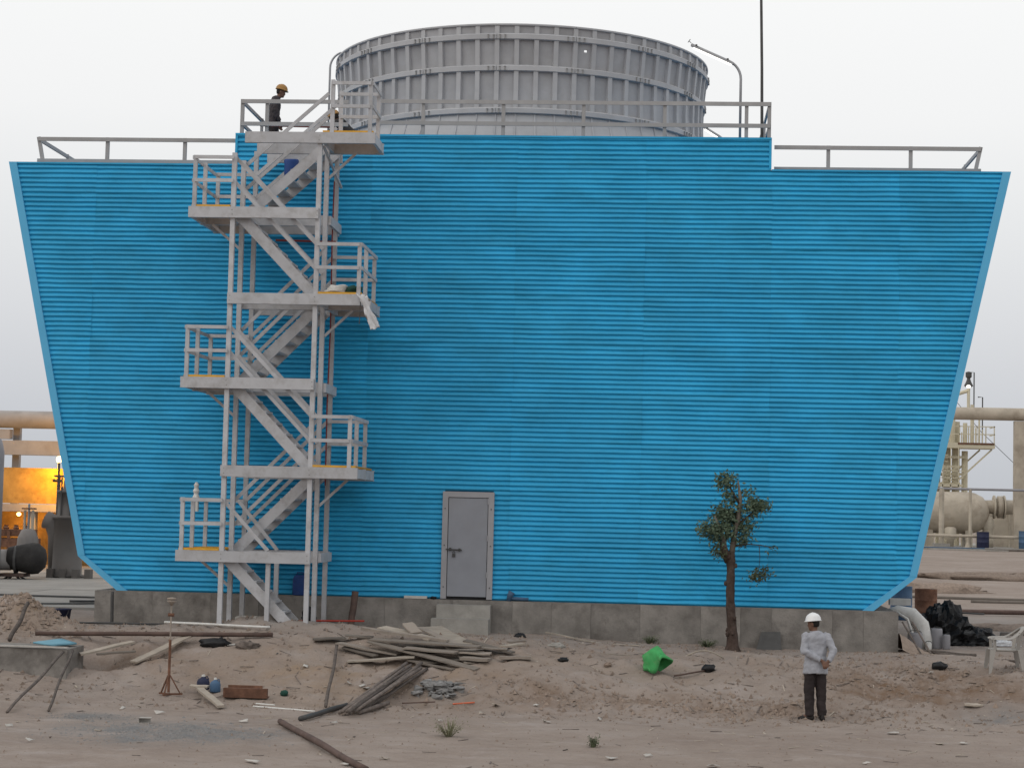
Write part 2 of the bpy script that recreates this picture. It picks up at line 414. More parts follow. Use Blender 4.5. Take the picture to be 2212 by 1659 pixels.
# ------------------------------------------------------------------ cooling tower
ZB, ZK, ZT, ZU = .75, 1.44, 9.687, 10.338
WB, WK, WT, WS = 7.76, 8.62, 10.437, 5.595
def halfw(z):
    if z <= ZK: return WB+(WK-WB)*(z-ZB)/(ZK-ZB)
    return WK+(WT-WK)*(z-ZK)/(ZT-ZK)
tower = thing('cooling_tower', 'large blue corrugated cooling tower with slanted ends behind the stair', 'cooling tower', (0, 0, ZB))
PITCH = .1012
SH = [(0, 0), (.07, .10), (.16, .50), (.24, .85), (.33, 1), (.50, .92), (.70, .62), (.88, .22)]
AMP = .035
def sheet(x0, x1, z0, z1, off):
    mb = MB(); rows = []
    k0 = int(round((z0-ZB)/PITCH)); k1 = int(math.ceil((z1-ZB)/PITCH-1e-6))
    zs = [(ZB+(k+s)*PITCH, h) for k in range(k0, k1) for s, h in SH]+[(ZB+k1*PITCH, 0)]
    NX = 14; sd = random.randint(0, 9999)
    for z, h in zs:
        if z > z1+1e-6: z = z1
        w = (halfw(z) if z <= ZT+1e-6 else WS)-.02
        a, b = max(x0, -w), min(x1+.018, w)
        if b-a < .03: continue
        rows.append((a, b, z, h))
    if len(rows) < 3: return
    A = np.array(rows); T = np.linspace(0, 1, NX+1)
    XX = A[:, :1]*(1-T)+A[:, 1:2]*T; ZZ = np.repeat(A[:, 2:3], NX+1, 1)
    edge = np.minimum(1, np.minimum(ZZ-A[0, 2], A[-1, 2]-ZZ)/.05)     # keep the sheet's lap lines straight
    DZ_ = edge*(.012*vnoise(XX*1.1, ZZ*2.2+sd, 40)+.006*vnoise(XX*4, ZZ*6+sd, 41))
    DY_ = .016*vnoise(XX*.9, ZZ*.9+sd, 42)+.008*vnoise(XX*3.1, ZZ*3.1+sd, 43)
    YY = off-AMP*A[:, 3:4]*(1+.25*vnoise(XX*2.3, ZZ*5+sd, 44))+DY_
    vs = np.stack([XX, YY, ZZ+DZ_], -1).reshape(-1, 3).tolist(); n_ = NX+1
    mb.add(vs, [(i*n_+j, i*n_+j+1, (i+1)*n_+j+1, (i+1)*n_+j) for i in range(len(rows)-1) for j in range(NX)])
    o = mb.build('cladding_sheet', 'clad', tower)
    return o
xs = [-10.6, -8.55, -5.62, -2.68, .36, 3.02, 5.62, 8.2, 10.6]
course = 10*PITCH
zc = [ZB, ZB+11*PITCH, ZB+22*PITCH]
while zc[-1]+course < ZT-.3: zc.append(zc[-1]+course)
zc += [ZT]
ri = random.Random(3)
DX0, DX1, DZ = -1.012, .048, ZB+2.2
for ci in range(len(xs)-1):
    for r in range(len(zc)-1):
        a, b, z0, z1 = xs[ci], xs[ci+1], zc[r], zc[r+1]
        o_ = ri.uniform(-.006, .004)
        if r < 2 and a < DX1 and b > DX0:
            if a < DX0: sheet(a, min(b, DX0+.02), z0, z1, o_)
            if b > DX1: sheet(max(a, DX1-.02), b, z0, z1, o_)
            continue
        sheet(a, b, z0, z1, o_)
for a, b in ((-WS, -2.68), (-2.68, .36), (.36, 3.02), (3.02, WS)):
    sheet(a, b, ZB+round((ZT-ZB)/PITCH)*PITCH, ZU, ri.uniform(-.004, .003))
# flashing along the slanted ends, the top edges and the step
def flash(pts, y0=-.062, y1=.12, m='trim'):
    # pts: 4 xz corners, counter-clockwise seen from the camera
    P = [(x, y0, z) for x, z in pts]+[(x, y1, z) for x, z in pts]
    return MB().add(P, [(0, 1, 2, 3), (7, 6, 5, 4), (0, 4, 5, 1), (1, 5, 6, 2), (2, 6, 7, 3), (3, 7, 4, 0)]).build('edge_flashing', m, tower)
TW = .165
for s in (-1, 1):
    q = [(s*WT, ZT+.012), (s*(WT-TW), ZT+.012), (s*(WK-TW+.02), ZK+.012), (s*WK, ZK)]
    flash(q if s < 0 else q[::-1])
    q = [(s*WK, ZK-.004), (s*(WK-TW+.02), ZK+.008), (s*(WB-.22), ZB-.01), (s*WB, ZB-.012)]
    flash(q if s < 0 else q[::-1])
    a, b = sorted((s*(WS+.005), s*(WT-TW-.005)))
    flash([(a, ZT+.015), (a, ZT-.02), (b, ZT-.02), (b, ZT+.015)], -.045, .06, 'clad')
    a, b = sorted((s*WS, s*(WS-.05)))
    flash([(a, ZU-.025), (a, ZT+.02), (b, ZT+.02), (b, ZU-.025)], -.042, .06, 'clad')
flash([(-WS, ZU+.02), (-WS, ZU-.02), (WS, ZU-.02), (WS, ZU+.02)], -.05, .08, 'clad')
outl = [(-7.66, ZB+.01), (7.66, ZB+.01), (8.5, ZK+.02), (10.2, 9.3), (5.5, 9.3), (5.5, 10.13), (-5.5, 10.13), (-5.5, 9.3), (-10.2, 9.3), (-8.5, ZK+.02)]
cas = MB(); n = len(outl)
cas.add([(x, .06, z) for x, z in outl]+[(x, 10.7, z) for x, z in outl], [tuple(range(n)), tuple(range(2*n-1, n-1, -1))]+[(i, i+n, (i+1) % n+n, (i+1) % n) for i in range(n)])
cas.build('casing', 'casing', tower)
# door
fr = MB()
fr.box(DX0, DX0+.115, -.085, .08, ZB+.01, DZ)
fr.box(DX1-.115, DX1, -.085, .08, ZB+.01, DZ)
fr.box(DX0+.115, DX1-.115, -.085, .08, DZ-.115, DZ)
dfr = fr.build('door_frame', 'frame', tower)
for x in (DX0+.055, DX1-.055):
    for z in (1.0, 1.85, 2.6):
        MB().lathe((x, -.088, z), [(.013, 0), (.013, -.01), (.006, -.014)], 8, (0, 1, 0)).build('bolt', 'darksteel', dfr)
dr = MB().box(DX0+.128, DX1-.128, -.07, -.02, ZB+.06, DZ-.128).build('door', 'door', tower)
MB().box(DX0+.112, DX1-.112, -.018, .05, ZB+.005, DZ-.112).build('gap_shade_sheet', 'black', dfr)  # black sheet behind the door, standing in for shade in its gap
h = MB(); h.tube([(DX0+.09, -.105, ZB+1.02), (DX0+.42, -.105, ZB+1.005)], .014, 8); h.box(DX0+.16, DX0+.2, -.11, -.07, ZB+.99, ZB+1.05); h.box(DX0+.35, DX0+.39, -.11, -.07, ZB+.98, ZB+1.04)
h.build('door_bolt', 'darksteel', dr)
for z in (1.0, 1.75, 2.5): MB().tube([(DX1-.122, -.09, ZB+z-.55), (DX1-.122, -.09, ZB+z-.43)], .012, 8).build('hinge', 'frame', dr)
pl = MB(); pl.box(DX0+.225, DX0+.285, -.10, -.072, ZB+.86, ZB+.93); pl.tube([(DX0+.235, -.086, ZB+.92), (DX0+.235, -.086, ZB+.965), (DX0+.255, -.086, ZB+.985), (DX0+.275, -.086, ZB+.965), (DX0+.275, -.086, ZB+.92)], .006, 6)
pl.build('padlock', 'darksteel', dr)

# ------------------------------------------------------------------ concrete plinth
plinth = thing('concrete_plinth', 'long stained grey concrete plinth wall under the blue tower', 'wall', (0, 0, -.3))
MB().box(-8.17, 8.22, -.13, 10.9, -.6, .745).build('core', 'conc', plinth)
x = -8.2; rp = random.Random(11)
while x < 8.24:
    w = rp.choice([.62, 1.0, 1.22, 1.22, .8, 1.4]); x1 = min(x+w, 8.25)
    if 8.25-x1 < .3: x1 = 8.25
    MB().box(x+.0015, x1-.0015, -.165+rp.uniform(-.008, .006), -.128, -.6, .735+rp.uniform(-.004, .008)).build('concrete_panel', 'conc', plinth)
    x = x1
    if x >= 8.249: break
# door steps
st = thing('concrete_steps', 'rough concrete steps standing under the grey door', 'steps', (-.49, -.4, .0))
MB().box(-1.04, .05, -.50, -.18, -.2, .655).build('upper_step', 'conc2', st)
MB().box(-1.11, .047, -.80, -.503, -.2, .39).build('lower_step', 'conc2', st)

# ------------------------------------------------------------------ fan stack
SCX, SCY = 0., 5.38
stack = thing('fan_stack', 'wide grey ribbed fan stack standing on top of the blue tower', 'fan stack', (SCX, SCY, 10.13))
PROF = [(9.95, 4.72), (10.25, 4.60), (10.55, 4.48), (10.9, 4.32), (11.2, 4.24), (11.6, 4.22), (12.1, 4.23), (12.45, 4.26), (12.77, 4.295), (13.06, 4.335)]
def srad(z):
    return float(np.interp(z, [p[0] for p in PROF], [p[1] for p in PROF]))
NP = 16
def arc_patch(zs, rf, a0, a1, na, thick, skip=None):
    mb = MB(); k = len(zs)
    for lay in (0, thick):
        for z in zs:
            for j in range(na+1):
                a = a0+(a1-a0)*j/na; r = rf(z)-lay
                mb.v.append((SCX+r*math.cos(a), SCY+r*math.sin(a), z))
    N = (na+1)*k
    idx = lambda l, i, j: l*N+i*(na+1)+j
    for i in range(k-1):
        for j in range(na):
            if skip and (i, j) in skip: continue
            mb.f.append((idx(0, i, j), idx(0, i, j+1), idx(0, i+1, j+1), idx(0, i+1, j)))
            mb.f.append((idx(1, i, j+1), idx(1, i, j), idx(1, i+1, j), idx(1, i+1, j+1)))
    for j in range(na):
        mb.f.append((idx(0, k-1, j), idx(0, k-1, j+1), idx(1, k-1, j+1), idx(1, k-1, j)))
        mb.f.append((idx(0, 0, j+1), idx(0, 0, j), idx(1, 0, j), idx(1, 0, j+1)))
    for i in range(k-1):
        mb.f.append((idx(0, i, 0), idx(0, i+1, 0), idx(1, i+1, 0), idx(1, i, 0)))
        mb.f.append((idx(0, i+1, na), idx(0, i, na), idx(1, i, na), idx(1, i+1, na)))
    return mb
def spin(proto, name, n, step, rnd=0.):
    for q in range(1, n):
        c = proto.copy(); COL.objects.link(c); c.parent = stack
        c.rotation_euler = (0, 0, q*step); c.name = name
A0 = -PI/2-.052; da = 2*PI/NP; db = 2*PI/64
tiers = [(9.95, 11.2), (11.2, 12.1), (12.1, 13.045)]
for ti, (z0, z1) in enumerate(tiers):
    zs = list(np.linspace(z0+.002, z1-.002, 7))
    if ti == 2:     # one panel of the upper tier has a hole punched through
        p = arc_patch(zs, srad, A0+.002, A0+da-.002, 8, .02).build('shell_panel', 'shell', stack)
        for q in range(1, NP):
            if q == 1:
                z9 = list(np.linspace(z0+.002, z1-.002, 20))
                arc_patch(z9, srad, A0+da+.002, A0+2*da-.002, 24, .02, {(9, 3)}).build('shell_panel', 'shell', stack)
                continue
            c = p.copy(); COL.objects.link(c); c.parent = stack; c.rotation_euler = (0, 0, q*da)
    else:
        p = arc_patch(zs, srad, A0+.002, A0+da-.002, 8, .02).build('shell_panel', 'frp2' if ti == 0 else 'shell', stack)  # skirt tier takes the lighter colour, its upward-facing brightness painted in
        spin(p, 'shell_panel', NP, da)
# vertical ribs: one per 1/64 turn, tapered box following the profile
def rib_mesh(a, w=.12, d=.07, zt=13.035):
    mb = MB(); rings = []
    for z in [11.15, 11.2, 11.6, 12.1, 12.45, 12.77, zt]:
        r = srad(min(z, 13.06)); ha = w/2/r; hb = w*.40/r
        d = .07 if z < 12.9 else .028
        rings.append([(SCX+(r-.012)*math.cos(a-ha), SCY+(r-.012)*math.sin(a-ha), z), (SCX+(r-.012)*math.cos(a+ha), SCY+(r-.012)*math.sin(a+ha), z),
                      (SCX+(r+d)*math.cos(a+hb), SCY+(r+d)*math.sin(a+hb), z), (SCX+(r+d)*math.cos(a-hb), SCY+(r+d)*math.sin(a-hb), z)])
    return mb.loft(rings)
rb = rib_mesh(A0).build('rib', 'frp2', stack)
sk = MB(); rings = []
for z in (9.96, 10.25, 10.55, 10.9, 11.16):
    r = srad(z); ha = .02/r
    rings.append([(SCX+(r+q)*math.cos(A0+k*ha), SCY+(r+q)*math.sin(A0+k*ha), z) for k, q in ((-1, -.01), (1, -.01), (.7, .022), (-.7, .022))])
sk_ = sk.loft(rings).build('skirt_seam', 'frp2', stack)
spin(sk_, 'skirt_seam', 64, db)
spin(rb, 'rib', 64, db)
rm = arc_patch([13.02, 13.03, 13.06, 13.068], lambda z: 4.335+(.045 if 13.025 < z < 13.065 else .03), A0+.001, A0+da-.001, 8, .07).build('rim', 'frp2', stack)
spin(rm, 'rim', NP, da)
# horizontal bands in 16 segments, bolted at each panel joint
for zc_, hh in ((12.79, .07), (12.12, .07), (11.2, .07)):
    bd = arc_patch([zc_-hh, zc_-hh*.8, zc_+hh*.55, zc_+hh], lambda z: srad(zc_)+(.092 if abs(z-zc_) < hh*.9 else .055), A0+.0015, A0+da-.0015, 8, .06).build('band', 'frp2', stack)
    for k in (-2.6, -1, 1, 2.6):
        a = A0+k*.016; r = srad(zc_)+.105
        bo = MB().lathe((SCX+r*math.cos(a), SCY+r*math.sin(a), zc_-hh*.2), [(.012, -.055), (.02, -.05), (.02, -.03), (.011, -.03), (.011, .03), (.02, .03), (.02, .045)], 6).build('bolt', 'boltgrey', stack)
        spin(bo, 'bolt', NP, da)
    spin(bd, 'band', NP, da)

stack.location.z -= .075
# ------------------------------------------------------------------ railings on the tower roof
def railing(name, label, posts, zr, rx0, rx1, y, group, side=None, slant=None, zbase=9.3):
    r = thing(name, label, 'railing', ((rx0+rx1)/2, y, zbase), group)
    for i, xp in enumerate(posts):
        dx = 0
        if slant and i == slant[0]: dx = slant[1]
        MB().bar((xp-dx, y, zbase), (xp, y, zr[0]+.05), .075, .06, (0, 1, 0)).build('post', 'rail', r)
    for z in zr:
        MB().box(rx0, rx1, y-.062, y-.034, z-.042, z+.042).build('rail', 'rail', r)
    if side:
        xs_, dxs = side
        for k in range(1, 6):
            MB().bar((xs_-dxs, y+k*2.0, zbase), (xs_, y+k*2.0, zr[0]+.05), .06, .06, (0, 1, 0)).build('post', 'rail', r)
        for z in zr:
            f_ = (z-zbase)/(zr[0]+.05-zbase)
            MB().box(xs_-dxs*(1-f_)-.02, xs_-dxs*(1-f_)+.02, y-.03, y+10.1, z-.038, z+.038).build('side_rail', 'rail', r)
    return r
railing('guard_railing', 'grey two-rail railing on the left low roof of the blue tower', [-9.9, -8.4, -6.73], (10.235, 9.77), -9.9, -5.62, .22, 'roof railings', (-9.9, -.2), (0, -.2))
railing('guard_railing', 'grey two-rail railing on the right low roof of the blue tower', [9.87, 6.77, 8.45], (10.2, 9.75), 5.66, 9.87, .22, 'roof railings', (9.87, .2), (0, .2))
railing('guard_railing', 'long grey railing on the high roof in front of the ribbed stack', [-1.67, .02, 1.7, 3.39, 5.08, 5.55], (11.1, 10.645), -2.62, 5.57, .22, 'roof railings', (5.55, 0), None, 10.13)
railing('guard_railing', 'short grey railing on the high roof in front of the worker in yellow helmet', [-5.52, -4.99], (11.08, 10.6), -5.54, -3.25, .22, 'roof railings', (-5.52, 0), None, 10.13)
MB().tube([(-5.3, 1.0, 10.75), (-3.35, 1.0, 10.72)], .04, 10).build('pipe', 'orange', None)
tag(bpy.context.scene.collection.objects[-1], 'orange red pipe lying behind the high roof railing by the worker', 'pipe')
for x in (-5.1, -3.6):
    pass

# lamps on the roof
def roof_lamp(label, bx, by, zb_, zt, reach, rise, sgn, lit=False):
    r = thing('roof_lamp', label, 'lamp', (bx, by, zb_), 'lamps on the tower roof')
    pts = [(bx, by, zb_), (bx, by, zt-.55)]
    for k in range(1, 7):
        a = k/6*math.radians(66)
        pts.append((bx+sgn*.42*(1-math.cos(a)), by, zt-.55+.42*math.sin(a)))
    ex, ez = pts[-1][0], pts[-1][2]
    pts.append((bx+sgn*reach, by, ez+rise))
    MB().tube(pts, .028, 8).build('post', 'steel', r, True)
    tx, tz = pts[-1][0], pts[-1][2]
    u = Vector((ex-tx, 0, ez-tz)).normalized()
    a = Vector((tx, by-.03, tz-.05)); b = a+u*.98
    MB().bar(a+Vector((0, 0, .02)), b+Vector((0, 0, .02)), .07, .035).build('fitting', 'steel', r)
    MB().tube([a+u*.05-Vector((0, 0, .02)), b-u*.05-Vector((0, 0, .02))], .018, 8).build('tube', 'tube', r)
    c = MB()
    for s_ in (.12, .85): c.box((a+u*s_).x-.02, (a+u*s_).x+.02, by-.04, by+.04, (a+u*s_).z+.0, (a+u*s_).z+.09)
    c.build('clip', 'darksteel', r)
    MB().tube([(tx, by, tz+.03), (tx-sgn*-.05, by, tz+.07), (tx-.02, by, tz+.11), (tx+sgn*.07, by, tz+.04)], .008, 5).build('cable_loop', 'darksteel', r)
roof_lamp('slim curved lamp post rising high beside the right side of the stack', 4.98, 1.0, 10.13, 12.36, 1.06, .36, -1)
roof_lamp('slim curved lamp post half hidden low behind the right roof edge', 4.97, 9.6, 10.13, 12.5, .6, .22, -1)
roof_lamp('slim curved lamp post bending behind the left side of the stack', -5.14, 8.5, 10.13, 14.3, 1.9, -.1, 1)
MB().tube([(5.44, .8, 10.0), (5.41, .8, 12), (5.3, .8, 16.5)], [.034, .03, .026], 8).build('lightning_mast', 'darksteel')
tag(COL.objects[-1], 'tall thin dark mast rising from the right corner of the high roof', 'mast')

# ------------------------------------------------------------------ stair tower
XL, XR = -5.03, -3.34
YF, YM, YR = -2.52, -1.68, -.5
LV = [.3, 1.67, 3.33, 5.04, 6.70, 8.39, 9.88]
stair = thing('stair_tower', 'pale grey zigzag access stair tower in front of the blue tower', 'stairs', (-4.2, -1.5, .25))
def P(name, mb, m='frp'): return mb.build(name, m, stair)
tops = {(XL, YF): 9.47, (XL, YM): 9.47, (XL, YR): 9.88, (XR, YF): 9.88, (XR, YM): 9.88, (XR, YR): 9.88}
for (x, y), zt in tops.items():
    MB().box(x-.045, x+.045, y-.045, y+.045, G(x, y)-.1 if y < -1 else .12, zt).build('column', 'frp', stair)
for y in (YF, YM):
    P('column', MB().box(-4.15, -4.065, y-.04, y+.04, G(-4.1, y)-.1, 1.5))
def beam(x0, x1, y, z, h=.215, t=.06):    # channel: web with two flanges
    mb = MB(); mb.box(x0, x1, y-t/2, y-t/2+.016, z-h, z)
    s = 1
    mb.box(x0, x1, y-t/2+.016, y+t/2+.03, z-.016, z); mb.box(x0, x1, y-t/2+.016, y+t/2+.03, z-h, z-h+.016)
    return P('beam', mb)
ends = {1: (-5.92, XR+.06), 2: (XL-.06, -2.40), 3: (-5.94, XR+.03), 4: (XL-.04, -2.38), 5: (-5.90, XR+.02), 6: (-4.82, -2.24)}
for k, (x0, x1) in ends.items():
    z = LV[k]
    YE = YR if k != 6 else -1.45
    for y in ((YF-.078, YM+.078, YR+.078) if k != 6 else (YF-.078, YE)): beam(x0, x1, y, z)
    if k == 6: beam(x0, XR+.1, YR+.078, z)
    left = k % 2 == 1
    xe = x0 if left else x1
    for x in ([xe+.035, XL-.075] if left else [XR+.075, xe-.035]):
        P('cross_beam', MB().box(x-.03, x+.03, YF-.045, YE+(.045 if k != 6 else -.04), z-.20, z-.018))
    a, b = (x0+.05, XL-.05) if left else (XR+.05, x1-.05)
    g = MB()      # open grating: bars and a rim
    yy = YF-.05
    while yy < YE+.05:
        g.box(a, b, yy, yy+.012, z+.004, z+.038); yy += .05
    nb = 7
    for i in range(nb+1):
        xx = a+(b-a-.014)*i/nb; g.box(xx, xx+.014, YF-.05, YE+.06, z+.006, z+.036)
    g.box(a, b, YF-.062, YF-.05, z+.003, z+.042)
    P('grating', g, 'grate')
    # guard rail round the end of the landing
    xp = xe+.10 if left else xe-.10
    if k == 2: xp = -2.58
    if k == 4: xp = -2.49
    if k == 6: xp = -2.36
    for y in ((YF, YM, YR-.05) if k != 6 else (YF, YE)):
        P('guard_post', MB().box(xp-.038, xp+.038, y-.075, y-.015, z-.2, z+1.02))
    xc = XL if left else XR
    a, b = sorted((xp, xc))
    if k == 6: a = -3.12
    for dz in (.52, .98):
        P('guard_rail', MB().box(a, b, YF-.105, YF-.075, z+dz-.034, z+dz+.034))
        P('guard_rail', MB().box(a, b, YE-.15, YE-.12, z+dz-.034, z+dz+.034))
        P('guard_rail', MB().box(xp-.06 if left else xp+.038, xp-.038 if left else xp+.06, YF-.06, YE-.06, z+dz-.034, z+dz+.034))
    if k == 6:
        P('guard_post', MB().box(-3.15, -3.07, YF-.075, YF-.015, z, z+1.05))
        P('guard_post', MB().box(-3.15, -3.07, YE-.125, YE-.065, z, z+1.05))
def flight(xa, za, xb, zb_, y0, y1, n, rails=True, rail_lo=None):
    # xa,za lower end; xb,zb upper end
    a = Vector((xa, 0, za)); b = Vector((xb, 0, zb_)); u = (b-a).normalized()
    for y in (y0, y1):
        o = Vector((0, y, 0))
        mb = MB(); mb.bar(a+o-Vector((0, 0, .05)), b+o-Vector((0, 0, .05)), .035, .205)
        P('stringer', mb)
    for i in range(1, n):
        t = i/n; p = a.lerp(b, t)
        mb = MB()
        mb.box(p.x-.125, p.x+.125, y0+.02, y1-.02, p.z-.03, p.z+.012)
        sg = 1 if xb > xa else -1
        P('tread', mb)
    if rails:
        for y in (y0-.03, y1+.03):
            for dz in (.5, .99):
                c = Vector((xa, y, za+dz)); d = Vector((xb, y, zb_+dz))
                P('handrail', MB().bar(c, d, .03, .07))
y_f0, y_f1 = YF+.075, YM-.075
y_r0, y_r1 = YM+.11, YR-.09
flight(-3.70, G(-3.7, -2.1)-.02, XL-.02, LV[1], y_f0, y_f1, 7, False)
for dz in (.5, 1.0):   # the bottom flight's handrail starts at the intermediate post
    pass
P('handrail', MB().bar((-4.13, YF+.02, LV[1]+.02), (XL, YF+.02, LV[1]+.98), .03, .07))
P('handrail', MB().bar((-4.10, YM-.02, LV[1]+.02), (XL+.12, YM-.02, LV[1]+.98), .03, .07))
flight(XL+.02, LV[1], XR-.02, LV[2], y_r0, y_r1, 8)
flight(XR-.02, LV[2], XL+.02, LV[3], y_f0, y_f1, 8)
flight(XL+.02, LV[3], XR-.02, LV[4], y_r0, y_r1, 8)
flight(XR-.02, LV[4], XL+.02, LV[5], y_f0, y_f1, 8)
flight(XL+.02, LV[5], XR-.02, LV[6], y_r0, y_r1, 8)
# knee braces and tie beams back to the tower
for k in (2, 4, 6):
    z = LV[k]
    P('brace', MB().bar((XR+.05, YF+.02, z-.2), (XR+.62, YF+.02, z-.2), .04, .04)) if False else None
    P('brace', MB().bar((XR+.04, YM, z-.75), (XR+.6, YM, z-.22), .045, .05))
for k in (1, 3, 5):
    z = LV[k]
    P('brace', MB().bar((XL-.04, YM, z-.7), (XL-.6, YM, z-.22), .045, .05))
P('brace', MB().bar((-3.28, YF+.06, 9.62), (-3.24, YR, 9.15), .04, .05))
for k in (1, 3, 5):
    z = LV[k]
    for x in (XL+.1, XR-.02):
        P('tie_beam', MB().box(x-.03, x+.03, YR+.05, -.04, z-.2, z-.02))
    P('tie_beam', MB().box(XR+.05, XR+.11, YM, YR+.1, z-.2, z-.02))

for k in range(1, 7):
    for x in (XL, XR):
        if k == 6 and x == XL: continue
        for dz in (-.06, -.15):
            MB().lathe((x+random.uniform(-.01, .01), YF-.108, LV[k]+dz), [(.014, .012), (.014, 0), (.005, -.004)], 6, (0, 1, 0)).build('bolt', 'boltgrey', stair)
# things on the stair
r = MB(); r.tube([(XR+.02, -.9, 9.2), (XR+.01, -.9, 8.0), (XR+.03, -.9, 6.2), (XR+.01, -.9, 4.6), (XR+.02, -.9, 3.0)], .014, 6)
tag(r.build('red_hose', 'dkred'), 'thin dark red hose running down the right rear stair column', 'hose')
tag(MB().tube([(-4.55, -.62, 8.02), (-3.3, -.62, 8.0)], .022, 8).build('red_pipe', 'dkred'), 'short red pipe under the stair landing below the topmost flight', 'pipe')
bag = MB()
bag.loft([[(-4.27+rx*math.cos(a)+.02*math.sin(3*a), -.55+.09*math.sin(a), z) for a in [2*PI*j/14 for j in range(14)]] for rx, z in ((.09, 9.3), (.14, 9.34), (.155, 9.45), (.15, 9.58), (.165, 9.68), (.15, 9.71))])
tag(bag.build('blue_bucket', 'bluep', None, True), 'dark blue bucket behind the topmost stair flight', 'bucket')
# plastic sheeting hanging off the landing
def cloth(name, m, corners, nu=10, nv=8, sag=.05, seed=1, th=.012, parent=None):
    A, B, Cc, D_ = [Vector(c) for c in corners]; mb = MB(); rr = random.Random(seed)
    from mathutils import noise as mn
    off = rr.uniform(0, 60); N = (nu+1)*(nv+1)
    top = []
    for i in range(nu+1):
        for j in range(nv+1):
            u, v = i/nu, j/nv
            p = (A.lerp(B, u)).lerp(D_.lerp(Cc, u), v)
            d = mn.noise_vector(Vector((u*4+off, v*4, off)))
            d2 = mn.noise_vector(Vector((u*9+off, v*9, off+5)))
            top.append(p+d*sag+d2*sag*.5)
    mb.v = [tuple(p) for p in top]+[(p.x, p.y, p.z-th) for p in top]
    id_ = lambda i, j: i*(nv+1)+j
    for i in range(nu):
        for j in range(nv):
            q = (id_(i, j), id_(i+1, j), id_(i+1, j+1), id_(i, j+1))
            mb.f.append(q); mb.f.append(tuple(k+N for k in reversed(q)))
    edge = [id_(i, 0) for i in range(nu+1)]+[id_(nu, j) for j in range(1, nv+1)]+[id_(i, nv) for i in range(nu-1, -1, -1)]+[id_(0, j) for j in range(nv-1, 0, -1)]
    for a, b in zip(edge, edge[1:]+edge[:1]): mb.f.append((b, a, a+N, b+N))
    return mb.build(name, m, parent, True)
tag(cloth('plastic_sheet', 'sheetw', [(-2.5, -2.72, 6.72), (-2.32, -2.70, 6.66), (-2.06, -2.58, 6.08), (-2.20, -2.66, 6.06)], 6, 12, .045, 4, .03), 'crumpled white plastic sheet hanging off the fourth stair landing', 'sheet')
rp_ = MB()
for k in range(5):
    c = Vector((-2.98+.02*k, -2.42, 6.77+.025*k)); pts = [c+Vector((.2*math.cos(a)*(1-.05*k), .12*math.sin(a), .012*math.sin(3*a+k))) for a in [2*PI*j/20 for j in range(21)]]
    rp_.tube(pts, .02, 6)
tag(rp_.build('rope_coil', 'rope', None, True), 'white rope coil lying on the fourth stair landing', 'rope')
tag(MB().blob((-2.62, -2.42, 6.80), .17, .14, .09, 14, 9, .5, 5).build('green_cloth', 'dkgreen', None, True), 'dark green bundled cloth on the fourth stair landing', 'cloth')
tag(MB().tube([(-2.44, -2.62, 6.66), (-2.44, -2.64, 6.3), (-2.45, -2.63, 6.12)], .008, 5).build('hanging_cord', 'darksteel'), 'thin dark cord dangling under the fourth stair landing', 'cord')
wi = MB(); wi.box(-6.0, -5.9, -1.0, -.9, LV[1]+.75, LV[1]+.98); wi.lathe((-5.95, -.95, LV[1]+.98), [(.05, 0), (.075, .05), (.045, .12), (.07, .18), (.04, .24), (.055, .30), (.02, .36)], 10)
tag(wi.build('white_fitting', 'white'), 'small stacked white fitting on the railing of the lowest stair landing', 'fitting')

